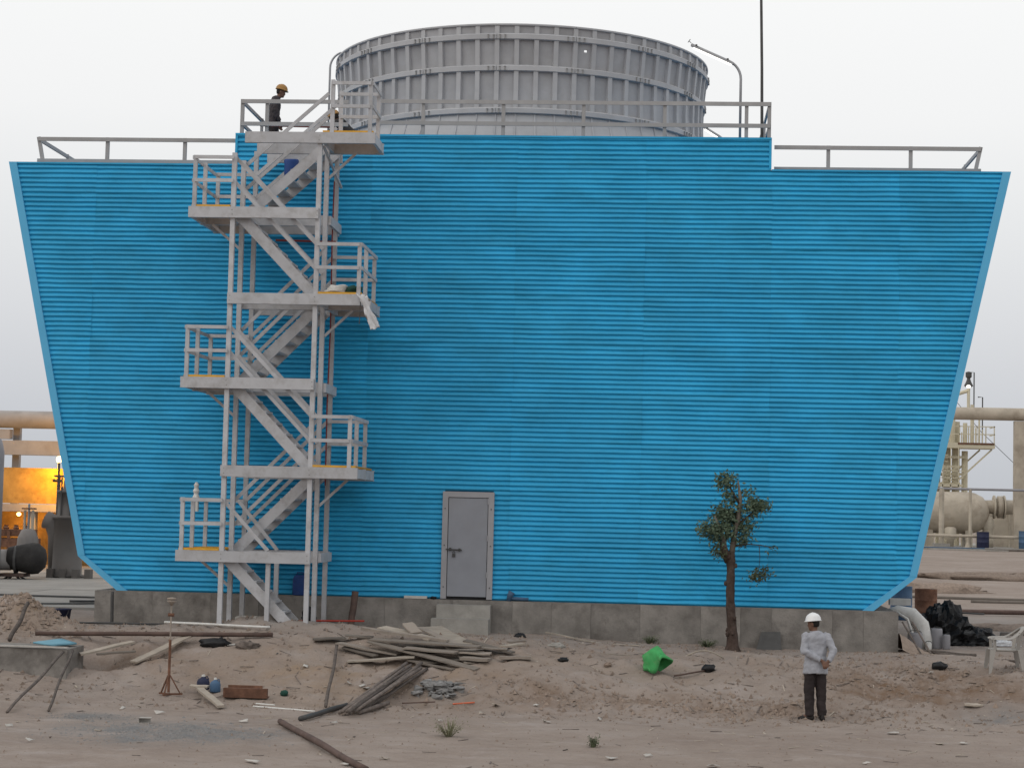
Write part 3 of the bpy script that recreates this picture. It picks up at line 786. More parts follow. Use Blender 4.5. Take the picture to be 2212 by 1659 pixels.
# ------------------------------------------------------------------ people
def ring(c, s, f, rs, rf, n=16):
    return [c+s*(rs*math.cos(a))+f*(rf*math.sin(a)) for a in [2*PI*j/n for j in range(n)]]
def limb(mb, pts, rs, n=12):
    P_ = []; R_ = []
    pts = [Vector(p) for p in pts]
    for i in range(len(pts)-1):
        k = 4
        for q in range(k):
            t = q/k; P_.append(pts[i].lerp(pts[i+1], t)); R_.append(rs[i]*(1-t)+rs[i+1]*t)
    P_.append(pts[-1]); R_.append(rs[-1])
    mb.tube(P_, R_, n)
def ball(mb, c, rx, ry=None, rz=None, nu=14, nv=10):
    mb.blob(c, rx, ry or rx, rz or rx, nu, nv, 0)
def person(label, loc, yaw_, J, top, bottom, helmet, vox, skin='skin', shirt_hem=.80):
    root = thing('person', label, 'person', (0, 0, 0))
    rs = lambda k: Vector(J[k])
    pel, ch, nk, hd = rs('pelvis'), rs('chest'), rs('neck'), rs('head')
    hl, hr, sl_, sr_ = rs('hipL'), rs('hipR'), rs('shL'), rs('shR')
    side = (sr_-sl_).normalized(); hside = (hr-hl).normalized()
    up = (ch-pel).normalized(); fw = up.cross(side)*-1; fw = side.cross(up)*-1
    fw = up.cross(side).normalized()
    def torso(mb, e, z0=0.):
        mb.loft([ring(pel-up*.06, hside, up.cross(hside), .12+e, .085+e), ring(pel+up*.02, hside, up.cross(hside), .155+e, .105+e), ring(pel.lerp(ch, .35), side, fw, .145+e, .10+e),
                 ring(pel.lerp(ch, .7), side, fw, .16+e, .105+e), ring(ch, side, fw, .175+e, .11+e), ring(ch.lerp((sl_+sr_)/2, .8), side, fw, .165+e, .095+e), ring((sl_+sr_)/2+up*.05, side, fw, .09+e*.6, .07+e*.5), ring(nk, side, fw, .052+e*.4, .055+e*.4)])
    # body: one continuous skin surface under the clothes
    b = MB(); torso(b, -.02)
    limb(b, [nk-up*.05, nk+(hd-nk)*.55], [.055, .05])
    hf = Vector(J['look']).normalized(); hs = hf.cross(Vector((0, 0, 1))).normalized(); hu = hs.cross(hf)
    hd2 = hd
    b.loft([ring(hd2+hu*z+hf*o, hs, hf, a, c) for z, a, c, o in ((-.115, .03, .035, .045), (-.10, .048, .06, .03), (-.06, .062, .08, .012), (-.02, .068, .088, .004), (.02, .073, .094, 0), (.06, .072, .094, -.004), (.09, .058, .078, -.006), (.11, .03, .04, -.006))])
    b.loft([ring(hd2+hu*z+hf*o, hs, hf, a, a) for z, a, o in ((-.045, .016, .085), (-.035, .017, .10), (-.01, .012, .092), (.015, .008, .084))], True)   # nose
    b.loft([ring(hd2-hu*.072+hs*k+hf*.072, hu, hf, .012, .014, 8) for k in (-.025, 0, .025)])                                              # mouth
    for s_ in (-1, 1):
        b.loft([ring(hd2+hs*(s_*k)-hu*.01-hf*.01, hu, hf, q, q*.6, 8) for k, q in ((.06, .02), (.075, .034), (.085, .03))])                  # ear
        b.loft([ring(hd2+hs*(s_*.032)+hu*.022+hf*k, hs, hu, .012, .008, 8) for k in (.078, .092)])                                         # eye
    for S in 'LR':
        limb(b, [J['sh'+S], J['el'+S], J['wr'+S]], [.05, .04, .028])
        limb(b, [J['hip'+S], J['kn'+S], J['an'+S]], [.085, .055, .042])
        w = rs('wr'+S); d = Vector(J['hand'+S]).normalized(); pn = Vector(J['palm'+S]).normalized(); ps = d.cross(pn).normalized()
        b.loft([ring(w+d*k, ps, pn, a, .016, 10) for k, a in ((0, .026), (.03, .036), (.07, .042), (.095, .038))])
        for q, (o, ln) in enumerate(((-.03, .055), (-.01, .07), (.01, .066), (.029, .05))):
            k0 = w+d*.09+ps*o; k1 = k0+d*ln*.5+pn*.008; k2 = k1+d*ln*.35+pn*.025
            b.tube([k0, k1, k2], [.0105, .0095, .008], 7)
        th = w+d*.03+ps*(.034 if S == 'L' else -.034)
        b.tube([th, th+d*.035+ps*(.022 if S == 'L' else -.022)+pn*.01, th+d*.07+ps*(.02 if S == 'L' else -.02)+pn*.02], [.014, .012, .009], 7)
        f_ = rs('toe'+S)
        limb(b, [J['an'+S], rs('an'+S)+(f_-rs('an'+S))*.6-Vector((0, 0, .02)), f_], [.042, .035, .025])
    parts = [remesh(b.build('body', skin, root, True), vox)]
    s = MB(); mid_s = (sl_+sr_)/2
    s.loft([ring(pel-up*.17, hside, up.cross(hside), .212, .152), ring(pel-up*.03, hside, up.cross(hside), .205, .148), ring(pel.lerp(ch, .35), side, fw, .186, .132),
            ring(pel.lerp(ch, .7), side, fw, .188, .126), ring(ch, side, fw, .200, .126), ring(ch.lerp(mid_s, .7), side, fw, .205, .115), ring(mid_s+up*.025, side, fw, .165, .095), ring(mid_s+up*.06, side, fw, .10, .08), ring(nk+up*.005, side, fw, .066, .068)])
    for S in 'LR': limb(s, [rs('sh'+S)-(rs('sh'+S)-(sl_+sr_)/2)*.15, J['sh'+S], J['el'+S], rs('wr'+S).lerp(rs('el'+S), .08)], [.07, .072, .064, .046])
    parts.append(folds(remesh(s.build('shirt', top, root, True), vox), .055, .11))
    t = MB()
    t.loft([ring(pel-up*.13, hside, up.cross(hside), .172, .122), ring(pel-up*.02, hside, up.cross(hside), .176, .128), ring(pel+up*.08, hside, up.cross(hside), .155, .112)])
    for S in 'LR': limb(t, [rs('hip'+S)+Vector((0, 0, .03)), J['hip'+S], J['kn'+S], rs('an'+S)-Vector((0, 0, .02))], [.085, .10, .088, .074])
    parts.append(folds(remesh(t.build('trousers', bottom, root, True), vox), .045, .12))
    for S in 'LR':
        a = rs('an'+S); f_ = rs('toe'+S); dd = (f_-a); dd.z = 0; dd.normalize(); sd = dd.cross(Vector((0, 0, 1)))
        base = f_.z-.03
        m_ = MB(); m_.loft([[Vector((a.x, a.y, base))+dd*k+sd*(wd*math.cos(q))+Vector((0, 0, max(0, hh*math.sin(q)))) for q in [PI*j/8 for j in range(9)]] for k, wd, hh in ((-.075, .025, .07), (-.06, .038, .10), (.0, .042, .11), (.06, .045, .085), (.13, .05, .065), (.18, .04, .045), (.20, .02, .025))])
        parts.append(m_.build('shoe', 'shoe', root, True))
    hm = MB(); hr_ = hd2+hu*.045-hf*.005
    hm.loft([ring(hr_+hu*z+hf*o, hs, hf, a, c, 24) for z, a, c, o in ((-.006, .118, .148, .012), (.0, .122, .152, .012), (.012, .112, .134, .004), (.05, .107, .128, 0), (.085, .092, .112, 0), (.112, .066, .084, 0), (.126, .03, .042, 0), (.13, .004, .006, 0))])
    hm.loft([ring(hr_+hf*k+hu*z, hs, hu, .012, .008, 8) for k, z in ((-.10, .085), (-.05, .122), (0, .135), (.05, .124), (.10, .085))])
    parts.append(hm.build('helmet', helmet, root, True))
    hb = MB(); hb.loft([ring(hd2+hu*z-hf*.016, hs, hf, a, c) for z, a, c in ((-.06, .055, .068), (-.03, .07, .085), (.02, .077, .093), (.06, .076, .092))])
    parts.append(hb.build('hair', 'hair', root, True))
    root.location = loc; root.rotation_euler = (0, 0, yaw_)
    return root
mx_, my_ = 6.07, -6.9
person('man in white helmet and pale shirt standing with hands clasped behind back', (mx_, my_, G(mx_, my_)-.005), math.radians(14), dict(
    pelvis=(0, 0, .93), chest=(0, .01, 1.25), neck=(-.005, .025, 1.46), head=(-.03, .05, 1.585), look=(-.72, .62, -.12),
    hipL=(-.09, 0, .90), hipR=(.09, 0, .90), shL=(-.185, 0, 1.385), shR=(.185, 0, 1.385),
    elL=(-.245, -.10, 1.13), wrL=(.045, -.185, .985), elR=(.275, -.115, 1.14), wrR=(.15, -.20, .97),
    handL=(.72, -.1, -.6), palmL=(0, -1, 0), handR=(-.45, -.12, -.8), palmR=(0, 1, .1),
    knL=(-.10, .02, .49), knR=(.10, .01, .49), anL=(-.10, -.02, .085), anR=(.115, -.03, .085), toeL=(-.24, .10, .03), toeR=(.14, .15, .03)),
    'shirt', 'trouser', 'helmw', .014)
person('worker in yellow helmet and dark clothes standing on the high roof', (-5.22, 2.0, 10.13), math.radians(-75), dict(
    pelvis=(0, -.02, .93), chest=(0, .03, 1.24), neck=(0, .09, 1.45), head=(0, .15, 1.56), look=(.05, 1, -.25),
    hipL=(-.09, 0, .90), hipR=(.09, 0, .90), shL=(-.18, .04, 1.38), shR=(.18, .04, 1.38),
    elL=(-.22, .05, 1.10), wrL=(-.2, .16, .87), elR=(.23, .02, 1.10), wrR=(.2, .13, .86),
    handL=(0, .3, -1), palmL=(1, 0, 0), handR=(0, .3, -1), palmR=(-1, 0, 0),
    knL=(-.10, .08, .49), knR=(.10, -.02, .49), anL=(-.10, .05, .085), anR=(.11, -.15, .085), toeL=(-.1, .2, .03), toeR=(.12, .0, .03)),
    'dkshirt', 'trouser', 'helmy', .016)
person('crouching worker in yellow helmet half hidden behind the top stair landing', (-3.42, .75, 10.13), math.radians(80), dict(
    pelvis=(0, -.2, .30), chest=(0, .02, .52), neck=(0, .15, .66), head=(0, .24, .74), look=(0, 1, -.5),
    hipL=(-.1, -.18, .30), hipR=(.1, -.18, .30), shL=(-.18, .08, .62), shR=(.18, .08, .62),
    elL=(-.24, .2, .42), wrL=(-.12, .38, .30), elR=(.24, .2, .42), wrR=(.12, .38, .30),
    handL=(.2, .6, -.6), palmL=(0, 0, -1), handR=(-.2, .6, -.6), palmR=(0, 0, -1),
    knL=(-.16, .22, .46), knR=(.16, .22, .46), anL=(-.14, .0, .085), anR=(.14, .0, .085), toeL=(-.16, .16, .03), toeR=(.16, .16, .03)),
    'black', 'trouser', 'helmy', .018)

# ------------------------------------------------------------------ tree
TX, TY = 4.88, -1.1
tree = thing('tree', 'small pruned tree with thick dark trunk before the blue cladding', 'tree', (TX, TY, G(TX, TY)))
zg = G(TX, TY)
rt = random.Random(5)
tk = MB(); pts = []; rad = []
for k in range(22):
    t = k/21; z = zg-.08+t*2.02
    pts.append((TX+.03-.08*t+.012*math.sin(9*t), TY+.01*math.sin(7*t), z)); rad.append((.095+.09*math.exp(-t*11)-.015*t)*(1+.06*math.sin(k*2.1)+rt.uniform(-.03, .03)))
rad[-1] *= 1.15; rad[-2] *= 1.2; rad[-3] *= 1.12
tk.tube(pts, rad, 14)
# torn old stub and knots
tk.tube([(TX-.06, TY, zg+1.75), (TX-.16, TY-.02, zg+1.95), (TX-.20, TY-.02, zg+2.12)], [.09, .085, .05], 10)
for k in range(12):
    a = rt.uniform(0, 6.28); z = rt.uniform(.1, 1.9)
    tk.blob((TX-.04*z/2+.10*math.cos(a), TY+.10*math.sin(a), zg+z), .035, .035, .05, 8, 6, .4, k)
tk.build('trunk', 'bark', tree, True)
top = Vector((TX-.06, TY, zg+1.9))
limbs = [[top+Vector((.04, 0, -.05)), top+Vector((.09, 0, .35)), top+Vector((.17, .0, .7)), top+Vector((.20, .02, 1.1)), top+Vector((.15, 0, 1.45))],
         [top+Vector((-.08, 0, 0)), top+Vector((-.12, -.05, .3)), top+Vector((-.22, -.08, .55)), top+Vector((-.30, -.05, .75))],
         [top+Vector((.18, 0, .6)), top+Vector((.40, .02, .78)), top+Vector((.68, .05, .95))],
         [top+Vector((.06, 0, .15)), top+Vector((.35, -.05, .2)), top+Vector((.6, -.06, .19)), top+Vector((.82, -.05, .15))],
         [top+Vector((.18, 0, 1.0)), top+Vector((.0, .03, 1.3)), top+Vector((-.1, .03, 1.5))],
         [top+Vector((-.1, 0, .25)), top+Vector((-.02, .15, .6)), top+Vector((-.05, .25, .9))],
         [top+Vector((.58, -.06, .18)), top+Vector((.60, -.07, -.05)), top+Vector((.58, -.07, -.3))]]
lr = [[.06, .055, .05, .04, .015], [.06, .045, .03, .012], [.03, .02, .008], [.018, .013, .009, .006], [.03, .02, .008], [.035, .025, .01], [.008, .006, .004]]
for L_, r_ in zip(limbs, lr): MB().tube(L_, r_, 9).build('limb', 'barkp' if r_[0] > .05 else 'bark', tree, True)
def leaves(blobs, m, name, parent, size=(.05, .10)):
    mb = MB()
    for c, rx, ry, rz, n in blobs:
        c = Vector(c)
        # uneven: leaves gather on random sub-clumps
        sub = []
        for _ in range(max(5, n//26)):
            d = Vector((rt.gauss(0, 1), rt.gauss(0, 1), rt.gauss(0, 1))).normalized()*rt.uniform(.25, 1.08)
            sub.append(c+Vector((d.x*rx, d.y*ry, d.z*rz)))
        for _ in range(int(n*1.45)):
            q = rt.choice(sub); w = .07
            p = q+Vector((rt.gauss(0, w), rt.gauss(0, w), rt.gauss(0, w*.9)))
            L = rt.uniform(*size); u = Vector((rt.gauss(0, 1), rt.gauss(0, 1), rt.gauss(-.5, .8))).normalized(); s_ = u.cross(Vector((rt.gauss(0, 1), rt.gauss(0, 1), rt.gauss(0, 1)))).normalized()*L*.24
            nrm = u.cross(s_).normalized()*L*.12
            mb.add([p, p+u*L*.5+s_+nrm, p+u*L, p+u*L*.5-s_+nrm], [(0, 1, 2), (0, 2, 3)])
    return mb.build(name, m, parent)
cb0 = [(top+Vector((-.18, 0, 1.48)), .16, .2, .17, 170), (top+Vector((.0, 0, 1.55)), .14, .16, .15, 120), (top+Vector((-.05, .05, 1.2)), .16, .2, .16, 130),
      (top+Vector((-.2, 0, .85)), .24, .25, .24, 420), (top+Vector((-.33, -.05, .5)), .24, .22, .2, 420), (top+Vector((-.55, 0, .5)), .16, .16, .11, 150), (top+Vector((-.05, -.08, .45)), .18, .2, .18, 230),
      (top+Vector((.02, .15, .75)), .2, .18, .28, 260), (top+Vector((.48, .03, .95)), .24, .2, .17, 330), (top+Vector((.70, .04, 1.02)), .2, .14, .15, 220), (top+Vector((.40, 0, .62)), .17, .15, .14, 150), (top+Vector((.38, 0, .38)), .16, .14, .14, 120),
      (top+Vector((.42, .05, 1.25)), .12, .1, .12, 60), (top+Vector((.25, .05, .3)), .15, .12, .12, 80)]
cb = [(top+Vector(((c-top).x*.86, (c-top).y, (c-top).z*.95)), rx*.86, ry*.86, rz*.86, n) for c, rx, ry, rz, n in cb0]
leaves(cb, 'leaf', 'crown', tree)
leaves([(top+Vector((-.2, -.03, .02)), .1, .1, .16, 120), (top+Vector((.55, -.07, -.36)), .12, .08, .13, 110), (top+Vector((.70, -.07, -.3)), .1, .05, .07, 36), (top+Vector((.80, -.05, .14)), .06, .03, .03, 12)], 'leafd', 'drooping_leaves', tree)

# shrubs and weeds
def weed(label, x, y, r, h, n, m='leafd', group=None):
    mb = MB(); z = G(x, y)
    for _ in range(n):
        a = rt.uniform(0, 6.28); l = rt.uniform(.4, 1)
        tip = Vector((x+r*l*math.cos(a), y+r*l*math.sin(a), z+h*rt.uniform(.35, 1)))
        b = Vector((x+.03*math.cos(a), y+.03*math.sin(a), z-.02)); mid = b.lerp(tip, .5)+Vector((0, 0, h*.12))
        s_ = Vector((-math.sin(a), math.cos(a), 0))*.006
        mb.add([b-s_, b+s_, mid+s_, mid-s_, tip], [(0, 1, 2, 3), (3, 2, 4)])
        for _ in range(3):
            p = b.lerp(tip, rt.uniform(.4, 1))+Vector((rt.gauss(0, .02), rt.gauss(0, .02), rt.gauss(0, .015)))
            u = Vector((rt.gauss(0, 1), rt.gauss(0, 1), rt.gauss(.3, .6))).normalized()*.03; v = u.orthogonal().normalized()*.008
            mb.add([p, p+u*.5+v, p+u, p+u*.5-v], [(0, 1, 2, 3)])
    o = mb.build('shrub', m); tag(o, label, 'shrub', group)
MT['weedg'] = mat('weed_green', (.19, .185, .115), .9, .25, 8)
weed('sparse olive green weed growing in the foreground sand', .38, -11.0, .32, .30, 60, 'weedg')
weed('tiny dry grey weed tuft in the right foreground sand', 2.54, -11.7, .08, .17, 50)
weed('dry weed growing at the plinth left of the tree', 3.3, -.5, .22, .2, 80)
weed('dry weed growing close beside the tree trunk', 4.45, -.45, .26, .16, 80)

# ------------------------------------------------------------------ timber, poles and rubbish in front
def plank(x0, y0, z0, x1, y1, z1, w, th=.032, m='wood', roll=None):
    a, b = Vector((x0, y0, z0)), Vector((x1, y1, z1)); t = (b-a).normalized(); s_ = t.cross(Vector((0, 0, 1))).normalized()*w/2
    if roll is None: roll = random.uniform(-.03, .16)
    if s_.y > 0: s_ = -s_
    s_ = s_*math.cos(roll)+Vector((0, 0, -w/2*math.sin(roll))); u = s_.cross(t).normalized()*th/2
    mb = MB(); N = 6; rings = []
    for k in range(N+1):
        p = a.lerp(b, k/N)+Vector((0, 0, .004*math.sin(k*1.3+x0*5)))
        e = s_*(1+random.uniform(-.06, .06)) if 0 < k < N else s_*(1+random.uniform(-.15, .05))
        q = random.uniform(-.015, .015)
        d = t*(q if k in (0, N) else 0)
        rings.append([p-e-u+d, p+e-u-d, p+e+u-d, p-e+u+d])
    return mb.loft(rings).build('plank', m)
PLANKS = [
(-2.08,-3.54,.31,-.39,-4.23,.17,.10,'dark rounded plank along the back of the plank pile'),
(-1.75,-3.28,.33,-.69,-4.09,.19,.20,'pale wide plank at the back of the plank pile'),
(-1.24,-3.51,.43,-1.02,-3.82,.27,.20,'short pale offcut tilted on top of the plank pile'),
(-1.05,-3.12,.33,-.25,-4.27,.12,.14,'plank slanting away to the concrete steps on the pile'),
(-.97,-1.79,.27,-.12,-4.18,.11,.32,'widest pale board running from the concrete steps into the pile'),
(-1.83,-4.06,.15,.23,-4.62,.11,.22,'long plank lying across the middle of the pile'),
(-1.85,-4.16,.12,.26,-5.34,-.24,.16,'longest plank slanting down the front of the pile'),
(-1.14,-4.50,.04,-.17,-4.78,0,.24,'wide plank with cut end over the front of the pile'),
(-2.45,-4.02,.06,-1.26,-4.44,-.09,.16,'plank at the left end of the pile behind the upright pole'),
(-2.34,-4.08,-.01,-1.68,-4.45,-.13,.10,'narrow plank under the left end of the pile'),
(-2.15,-4.74,-.22,-.92,-4.73,-.10,.20,'pale plank lying crosswise at the front left of the pile'),
(-1.05,-4.76,-.16,-.17,-5.27,-.27,.09,'narrow lath at the front foot of the pile'),
(-2.96,-3.76,.10,-2.38,-3.61,.13,.22,'short wide board half buried left of the pile'),
(-2.40,-3.54,.17,-1.87,-3.52,.15,.14,'short dark board next to the half buried one'),
(-.11,-3.93,.17,.83,-4.53,.01,.14,'dark plank sloping down at the right of the pile'),
(.64,-3.30,.12,.96,-3.14,.15,.10,'short lath sticking out at the far right of the pile'),
(.60,-4.05,.09,.97,-3.64,.12,.12,'pale short board at the far right of the pile'),
(.61,-4.82,-.06,1.18,-4.80,-.05,.14,'pale thick batten at the right foot of the pile'),
(-.07,-4.83,-.09,.45,-4.95,-.10,.26,'dark rounded timber under the right of the pile'),
(.15,-4.42,.08,.72,-4.42,.06,.16,'grey short plank on the right of the pile'),
(-.17,-4.58,.0,.44,-4.68,-.01,.20,'broken board below the grey short plank'),
(-.51,-3.61,.11,.13,-4.99,-.16,.20,'plank lying beneath the crossing ones of the pile'),
(-1.3,-4.25,-.02,.3,-4.35,.02,.2,'plank buried in the middle of the pile'),
(-1.6,-3.85,.12,-.4,-3.9,.1,.2,'plank under the back of the pile'),
(-.9,-4.9,-.2,.1,-4.6,-.1,.18,'plank at the bottom front of the pile')]
for i, q in enumerate(PLANKS):
    o = plank(*q[:6], q[6]*1.2, th=.05 if i in (0, 17, 18) else .026, m='palewood' if q[7].startswith(('pale', 'widest', 'short pale')) and i % 3 != 2 else 'wood')
    tag(o, q[7], 'plank', 'planks of the pile')
def pole(name, a, b, r, label, m='pole', cat='pole', group=None, hollow=False, wob=.012):
    a, b = Vector(a), Vector(b); N = 9; pts = []; rs = []
    L = (b-a).length; sx = random.uniform(0, 9)
    for k in range(N+1):
        p = a.lerp(b, k/N)
        s_ = wob*L*.25
        pts.append(p+Vector((s_*math.sin(k*.9+sx), 0, s_*.6*math.sin(k*1.1+2*sx)))); rs.append(r*(1+(random.uniform(-.05, .05) if wob else 0)))
    o = MB().tube(pts, rs, 9).build(name, m, None, True)
    tag(o, label, cat, group)
    return o
PB = [((-1.67,-8.45,-.76),(-1.05,-4.98,-.20),.036), ((-1.62,-8.46,-.74),(-.97,-4.97,-.23),.036), ((-1.45,-8.9,-.70),(-1.03,-5.59,-.36),.032), ((-1.40,-8.18,-.76),(-.76,-5.08,-.18),.037), ((-1.42,-8.6,-.72),(-.75,-5.25,-.25),.036),
      ((-1.28,-7.45,-.76),(-.65,-5.18,-.29),.03), ((-1.50,-8.8,-.70),(-1.04,-5.31,-.27),.033), ((-1.38,-8.26,-.76),(-.98,-5.90,-.50),.033), ((-1.52,-8.3,-.68),(-.9,-5.4,-.26),.034)]
PL = ['leftmost dark pole of the bundle in front of the plank pile', 'dark pole lying second from the left in the bundle', 'pole of the bundle whose top end stops short', 'thick pole reaching farthest up in the middle of the bundle', 'dark pole right of the middle of the bundle', 'rightmost thin pole of the bundle', 'pole lying on top of the bundle', 'short pole at the right foot of the bundle', 'second pole lying on top of the bundle']
def lift(p, r=.03):
    return (p[0], p[1], max(p[2], G(p[0], p[1])+r))
for (a, b, r), lb in zip(PB, PL): pole('wooden_pole', lift(a), lift(b), r*.86, lb, group='bundle of poles', wob=.004)
pole('wooden_pole', lift((-1.38,-8.30,-.76)), lift((-1.06,-7.19,-.7)), .036, 'stubby pole end splayed out at the right foot of the bundle', group='bundle of poles')
pole('wooden_pole', lift((-2.46,-4.02,.03)), lift((-2.06,-7.49,-.76)), .03, 'single pole slanting down left of the bundle')
pole('steel_tube', lift((-2.11,-9.55,-.76), .04), lift((-1.77,-7.15,-.76), .04), .042, 'dark steel tube lying left of the pole bundle on the sand', 'darksteel', 'tube')
pole('wooden_pole', lift((-2.29,-10.22,-.75), .04), lift((-.21,-15.27,-.76), .03), .045, 'long brown pole lying alone in the foreground', 'rustpipe', wob=.005)
pole('wooden_pole', (-6.73,-9.74,-.78), (-7.09,-5.74,-.12), .026, 'longer of the two poles leaning on the concrete block')
pole('wooden_pole', (-6.18,-9.41,-.78), (-6.97,-5.62,-.1), .023, 'shorter pole leaning on the corner of the concrete block')
pole('steel_pipe', lift((-8.19,-3.98,.05), .04), lift((-3.73,-3.76,.13), .05), .042, 'long brown pipe lying on the ground before the stair', 'rustpipe', 'pipe', wob=.004)
pole('white_batten', (-6.25,-1.94,.23), (-3.88,-3.35,.27), .025, 'long white strip lying before the foot of the stair', 'white', 'strip', wob=.004)
tag(plank(-6.03, -4.97, -.33, -5.31, -3.77, .1, .2, .03, 'palewood'), 'pale board sloping down beside the rusty stand', 'plank')
tag(plank(-6.97, -5.15, -.2, -6.20, -4.42, .0, .15, .035, 'palewood'), 'pale plank bridging the hollow by the concrete block', 'plank')
tag(plank(-6.70, -5.02, -.2, -6.07, -4.70, -.15, .14, .03), 'dark plank below the one bridging the hollow', 'plank')
tag(plank(-4.47, -6.37, -.63, -3.69, -8.12, -.75, .12, .04, 'palewood'), 'pale plank with cut end lying in front of the blue jugs', 'plank')
tag(plank(-4.65, -6.31, -.6, -4.32, -6.36, -.6, .12, .03, 'palewood'), 'short pale board under the blue jugs', 'plank')
pole('wooden_pole', (-8.43,-4.7,-.02), (-8.47,-3.6,.62), .04, 'crooked stick leaning on the soil heap at the far left', wob=.05)
pole('steel_bar', lift((-8.6,-1.15,.12), .02), lift((-6.4,-.9,.12), .02), .022, 'dark bar lying along the left foot of the plinth', 'darksteel', 'bar', wob=.003)
pole('steel_bar', (-10.83,6.72,.16), (-9.4,7.5,.16), .03, 'dark bar on the yard slabs behind the left plinth corner', 'darksteel', 'bar', wob=.003)
pole('steel_bar', (-12.6,4.4,.15), (-9.6,6.11,.16), .02, 'thin bar lying slantwise on the yard slabs', 'darksteel', 'bar', wob=.003)
pole('steel_bar', (-16, 9.3, .16), (-9.3, 8.9, .16), .025, 'long thin bar lying across the yard slabs', 'darksteel', 'bar', wob=.003)
pole('white_rod', lift((-3.25,-7.66,-.78), .015), lift((-2.13,-8.16,-.78), .015), .014, 'thin white plastic rod lying left of the pole bundle', 'white', 'rod', wob=.002)
pole('white_rod', lift((-3.3,-7.2,-.78), .015), lift((-2.95,-7.35,-.78), .015), .012, 'short thin white rod above the longer one', 'white', 'rod', wob=.002)
pole('orange_strip', lift((.0,-6.85,-.72), .012), lift((.36,-6.75,-.69), .015), .014, 'orange plastic strip right of the grey rubble', 'orange', 'strip', wob=.002)
pole('brown_rod', lift((-.85,-6.95,-.72), .012), lift((-.3,-6.85,-.69), .012), .012, 'thin brown rod between the pole bundle and the orange strip', 'rustpipe', 'rod', wob=.003)
pole('red_bar', (-3.75,-1.05,.28), (-2.45,-.85,.30), .018, 'red bar lying at the plinth right of the stair', 'red', 'bar', wob=.002)
tag(MB().hexa([(-3.2, -1.25, .1), (-2.75, -1.35, .08), (-2.72, -1.2, .06), (-3.15, -1.1, .1), (-3.22, -1.25, .26), (-2.77, -1.35, .16), (-2.74, -1.2, .15), (-3.17, -1.1, .25)]).build('timber_offcut', 'rustpipe'), 'brown timber offcut under the red bar', 'timber')
pole('steel_post', (-7.72,-.5,.0), (-7.74,-.48,.74), .035, 'short dark post standing at the left plinth corner', 'darksteel', 'post', wob=0)
pole('pinkish_post', (-2.78,-.55,.1), (-2.72,-.38,.86), .07, 'leaning brown round post beside the right stair column', 'rustpipe', 'post', wob=.02)
# thin laths near the middle of the plinth
tag(plank(1.2, -.55, .16, 2.35, -1.6, .03, .05, .02, 'palewood'), 'thin pale lath leaning down from the plinth middle', 'lath')
tag(plank(2.3, -1.7, .03, 3.1, -1.75, .03, .06, .02, 'palewood'), 'thin pale lath flat on the sand below the plinth', 'lath')
tag(plank(2.4, -3.9, .0, 2.95, -3.95, -.02, .04, .02), 'thin brown stick lying behind the green tub', 'stick')
tag(plank(3.1, -3.8, .01, 3.6, -3.4, .0, .04, .02), 'thin curved stick behind the green tub', 'stick')
pole('brown_stick', lift((3.75,-4.75,-.3), .02), lift((4.3,-4.35,-.22), .02), .016, 'brown stick between the green tub and the black lump', 'rustpipe', 'stick')

# concrete block at the left edge
bl = MB()
bl.hexa([(-9.6, -5.72, -1), (-7.05, -5.72, -1), (-7.0, -4.85, -1), (-9.6, -4.85, -1), (-9.6, -5.72, -.06), (-7.04, -5.70, -.08), (-7.0, -4.83, -.06), (-9.6, -4.83, -.05)])
cbk = bl.build('concrete_block', 'conc'); tag(cbk, 'rough grey concrete block at the left edge with two poles leaning', 'concrete block')
MB().box(-9.6, -7.03, -5.74, -5.66, -.058, -.035).build('edge_strip', 'paper', cbk)
cloth_o = cloth('foam_board', 'tealsheet', [(-7.75, -5.45, .02), (-7.35, -5.6, -.01), (-7.05, -5.1, .0), (-7.4, -4.9, .06)], 5, 5, .004, 8, .03)
tag(cloth_o, 'pale blue board lying on the concrete block', 'board')

# rusty adjustable stand
sx_, sy_ = -4.97, -6.55; sz = G(sx_, sy_)
std = thing('rusty_stand', 'thin rusty upright stand with tripod foot on the sand', 'stand', (sx_, sy_, sz))
MB().tube([(sx_, sy_, sz+.05), (sx_, sy_, sz+.95)], .024, 8).build('sleeve', 'rust', std)
MB().tube([(sx_, sy_, sz+.9), (sx_, sy_, sz+1.62)], .014, 8).build('shaft', 'wood', std)
for a in (.4, 2.5, 4.6):
    d = Vector((math.cos(a), math.sin(a), 0))
    MB().bar(Vector((sx_, sy_, sz+.02))-d*.03, Vector((sx_, sy_, sz+.02))+d*.24, .035, .03).build('foot', 'rust', std)
    MB().bar(Vector((sx_, sy_, sz+.34))+d*.02, Vector((sx_, sy_, sz+.03))+d*.2, .022, .02).build('strut', 'rust', std)
MB().lathe((sx_, sy_, sz+1.60), [(.02, -.06), (.04, -.02), (.07, 0), (.08, .02), (.04, .03), (.08, .05), (.08, .07), (.02, .08)], 16).build('head', 'wood', std, True)
MB().tube([(sx_-.05, sy_, sz+1.38), (sx_+.05, sy_, sz+1.38)], .03, 8).build('clamp', 'rust', std)

